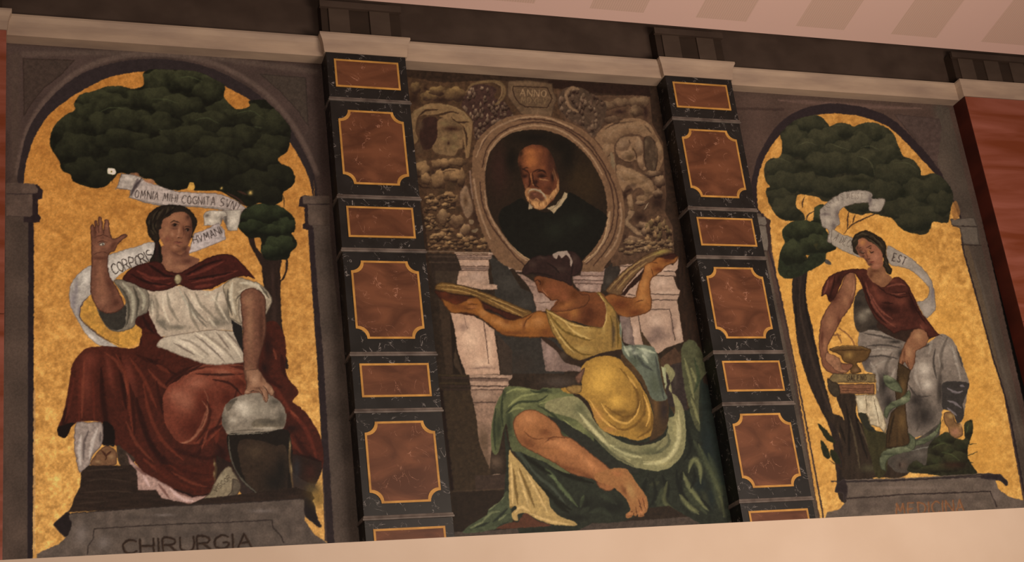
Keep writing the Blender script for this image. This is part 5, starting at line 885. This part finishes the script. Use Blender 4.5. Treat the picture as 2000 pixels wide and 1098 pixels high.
for x0, x1, lab, js in ((8.512, 11.3, 'red brown marble pilaster at the right end, past the right mural', (5.40,)), (-1.5, .012, 'red brown marble pilaster at the far left edge, beside the left mural', (5.43,))):
    P = empty('plain_pilaster', (x0, -DP, 0)); tag(P, lab, 'pilaster', 'plain red marble pilasters at the ends')
    js = [0]+list(js)+[ZC-.001]
    for a, b in zip(js[:-1], js[1:]):
        box_('marble_block', x0, x1, -DP, -.001, a+.002, b-.002, M['brick'], P, bevel=.003)
    box_('joint_core', x0+.004, x1-.004, -DP+.004, -.002, .001, ZC-.002, M['brickd'], P)
    if x0 > 1: box_('side_shade', x0-.006, x0-.0005, -DP+.002, -.001, .01, ZC-.004, M['brickd'], P)  # thin added sheet; its darker red paints in the shade of this side

# ---------------------------------------------------------------- the three murals, as flat painted skins on the wall
exec_left_mid_right = (paint_left, paint_mid, paint_right)
def paint_mat(name, rough, spec):
    m = bpy.data.materials.new(name); m.use_nodes = True; t = m.node_tree; b = t.nodes['Principled BSDF']
    b.inputs['Roughness'].default_value = rough; b.inputs['Specular IOR Level'].default_value = spec
    a = t.nodes.new('ShaderNodeAttribute'); a.attribute_name = 'pigment'
    tc = t.nodes.new('ShaderNodeTexCoord'); nz = t.nodes.new('ShaderNodeTexNoise'); nz.inputs['Scale'].default_value = 90; nz.inputs['Detail'].default_value = 3; t.links.new(tc.outputs['Object'], nz.inputs['Vector'])
    mr = t.nodes.new('ShaderNodeMapRange'); mr.inputs[1].default_value = .3; mr.inputs[2].default_value = .7; mr.inputs[3].default_value = .9; mr.inputs[4].default_value = 1.1; t.links.new(nz.outputs[0], mr.inputs[0])
    mu = t.nodes.new('ShaderNodeVectorMath'); mu.operation = 'SCALE'; t.links.new(a.outputs['Color'], mu.inputs[0]); t.links.new(mr.outputs[0], mu.inputs['Scale'])
    t.links.new(mu.outputs[0], b.inputs['Base Color'])
    return m
M['paint'] = paint_mat('mural_paint', .6, .15); M['leaf'] = paint_mat('gold_leaf', .5, .25)
LAB = {'stone_surround': 'grey painted stone arch and piers', 'gold_ground': 'gold leaf ground', 'tree_trunk': 'brown tree trunk', 'tree_foliage': 'dark green tree crown', 'ribbon_scroll': 'white ribbon with Latin words'}
STEP = .005
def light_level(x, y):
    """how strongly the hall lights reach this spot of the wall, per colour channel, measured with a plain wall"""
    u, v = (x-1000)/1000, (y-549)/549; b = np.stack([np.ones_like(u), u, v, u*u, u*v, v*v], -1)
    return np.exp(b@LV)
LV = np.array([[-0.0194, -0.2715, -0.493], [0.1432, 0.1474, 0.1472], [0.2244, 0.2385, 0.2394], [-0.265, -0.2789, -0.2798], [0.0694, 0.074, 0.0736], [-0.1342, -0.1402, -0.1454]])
def brushed(u, v):
    """the ragged edge of a brush: outlines wander by about a pixel"""
    i, j = np.clip(u, 0, CW-1).astype(int), np.clip(v, 0, CH-1).astype(int)
    return u+1.5*NZ[5][j, i]+.9*NZ[2][j, i], v+1.5*NZ['b5'][j, i]+.9*NZ['b2'][j, i]
def mural(fn, x0, x1, z1, label, root_part, inscr):
    CV[:] = 0; LB[:] = 0; MASK.clear(); PARTS[:] = ['none']; fn()
    z0 = 3.5; nx, nz = int((x1-x0)/STEP)+1, int((z1-z0)/STEP)+1
    X, Z = np.meshgrid(np.linspace(x0, x1, nx), np.linspace(z0, z1, nz)); Y = -.004
    u, v = project(X, np.full_like(X, Y), Z); u, v = brushed(u, v)
    uc, vc = np.clip(u-.5, 0, CW-1.01), np.clip(v-.5, 0, CH-1.01); i, j = uc.astype(int), vc.astype(int); fx, fy = (uc-i)[..., None], (vc-j)[..., None]
    C = (CV[j, i]*(1-fx)+CV[j, i+1]*fx)*(1-fy)+(CV[j+1, i]*(1-fx)+CV[j+1, i+1]*fx)*fy
    g = C@np.array([.3, .59, .11]); C = g[..., None]+(C-g[..., None])*SATN
    C = np.clip(C*TINT/255, 0, 1)**1.1*1.09; C = np.clip(C, 0, 1); C = np.where(C <= .04045, C/12.92, ((C+.055)/1.055)**2.4)
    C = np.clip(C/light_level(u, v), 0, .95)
    Xm, Zm = (X[:-1, :-1]+X[1:, 1:])/2, (Z[:-1, :-1]+Z[1:, 1:])/2; um, vm = brushed(*project(Xm, np.full_like(Xm, Y), Zm))
    lab = LB[np.clip(vm, 0, CH-1).astype(int), np.clip(um, 0, CW-1).astype(int)]
    lab[lab == 0] = part(root_part)
    q = np.arange(nx*nz).reshape(nz, nx); quad = np.stack([q[:-1, :-1], q[:-1, 1:], q[1:, 1:], q[1:, :-1]], -1)
    R = empty('wall_painting', ((x0+x1)/2, 0, z0)); tag(R, label, 'mural'); off = np.array(R.location)
    V = np.stack([X, np.full_like(X, Y), Z], -1).reshape(-1, 3)-off; C = C.reshape(-1, 3); done = {}
    def build(k):
        nm = PARTS[k]
        if nm in done: return done[nm]
        par = R; base = nm
        if '/' in nm:
            p, base = nm.split('/'); par = build(part(p)) if p in PARTS else R
        Q = quad[lab == k]
        if len(Q) < 6: done[nm] = par; return par
        used, inv = np.unique(Q, return_inverse=True); me = bpy.data.meshes.new(base.split('#')[0]); F_ = inv.reshape(-1, 4); n = len(F_)
        me.vertices.add(len(used)); me.vertices.foreach_set('co', V[used].astype(np.float32).ravel())
        me.loops.add(n*4); me.loops.foreach_set('vertex_index', F_.astype(np.int32).ravel())
        me.polygons.add(n); me.polygons.foreach_set('loop_start', np.arange(0, n*4, 4, dtype=np.int32))
        me.update(calc_edges=True)
        at_ = me.color_attributes.new('pigment', 'FLOAT_COLOR', 'POINT'); at_.data.foreach_set('color', np.c_[C[used], np.ones(len(used))].astype(np.float32).ravel())
        me.materials.append(M['leaf'] if base == 'gold_ground' else M['paint'])
        o = link(bpy.data.objects.new(base.split('#')[0], me), par); done[nm] = o
        if '#' in base: o['label'] = base.split('#')[1].replace('_', ' ')
        elif base in LAB: o['label'] = LAB[base]
        return o
    for k in sorted(set(np.unique(lab)), key=lambda t: '/' in PARTS[t]): build(int(k))
    return R
SATN = .86
TINT = np.array([1.01, .968, .89])
mural(paint_left, .004, 2.402, ZC, 'left arched mural of a woman in a red robe with her hand on a globe', 'stone_surround', 0)
mural(paint_mid, 3.054, 5.385, ZC, 'centre mural of a woman in yellow and green below an oval portrait', 'painted_architecture', 0)
mural(paint_right, 6.03, 8.51, ZC, 'right arched mural of a woman in grey with a bowl and a snake', 'stone_surround', 0)
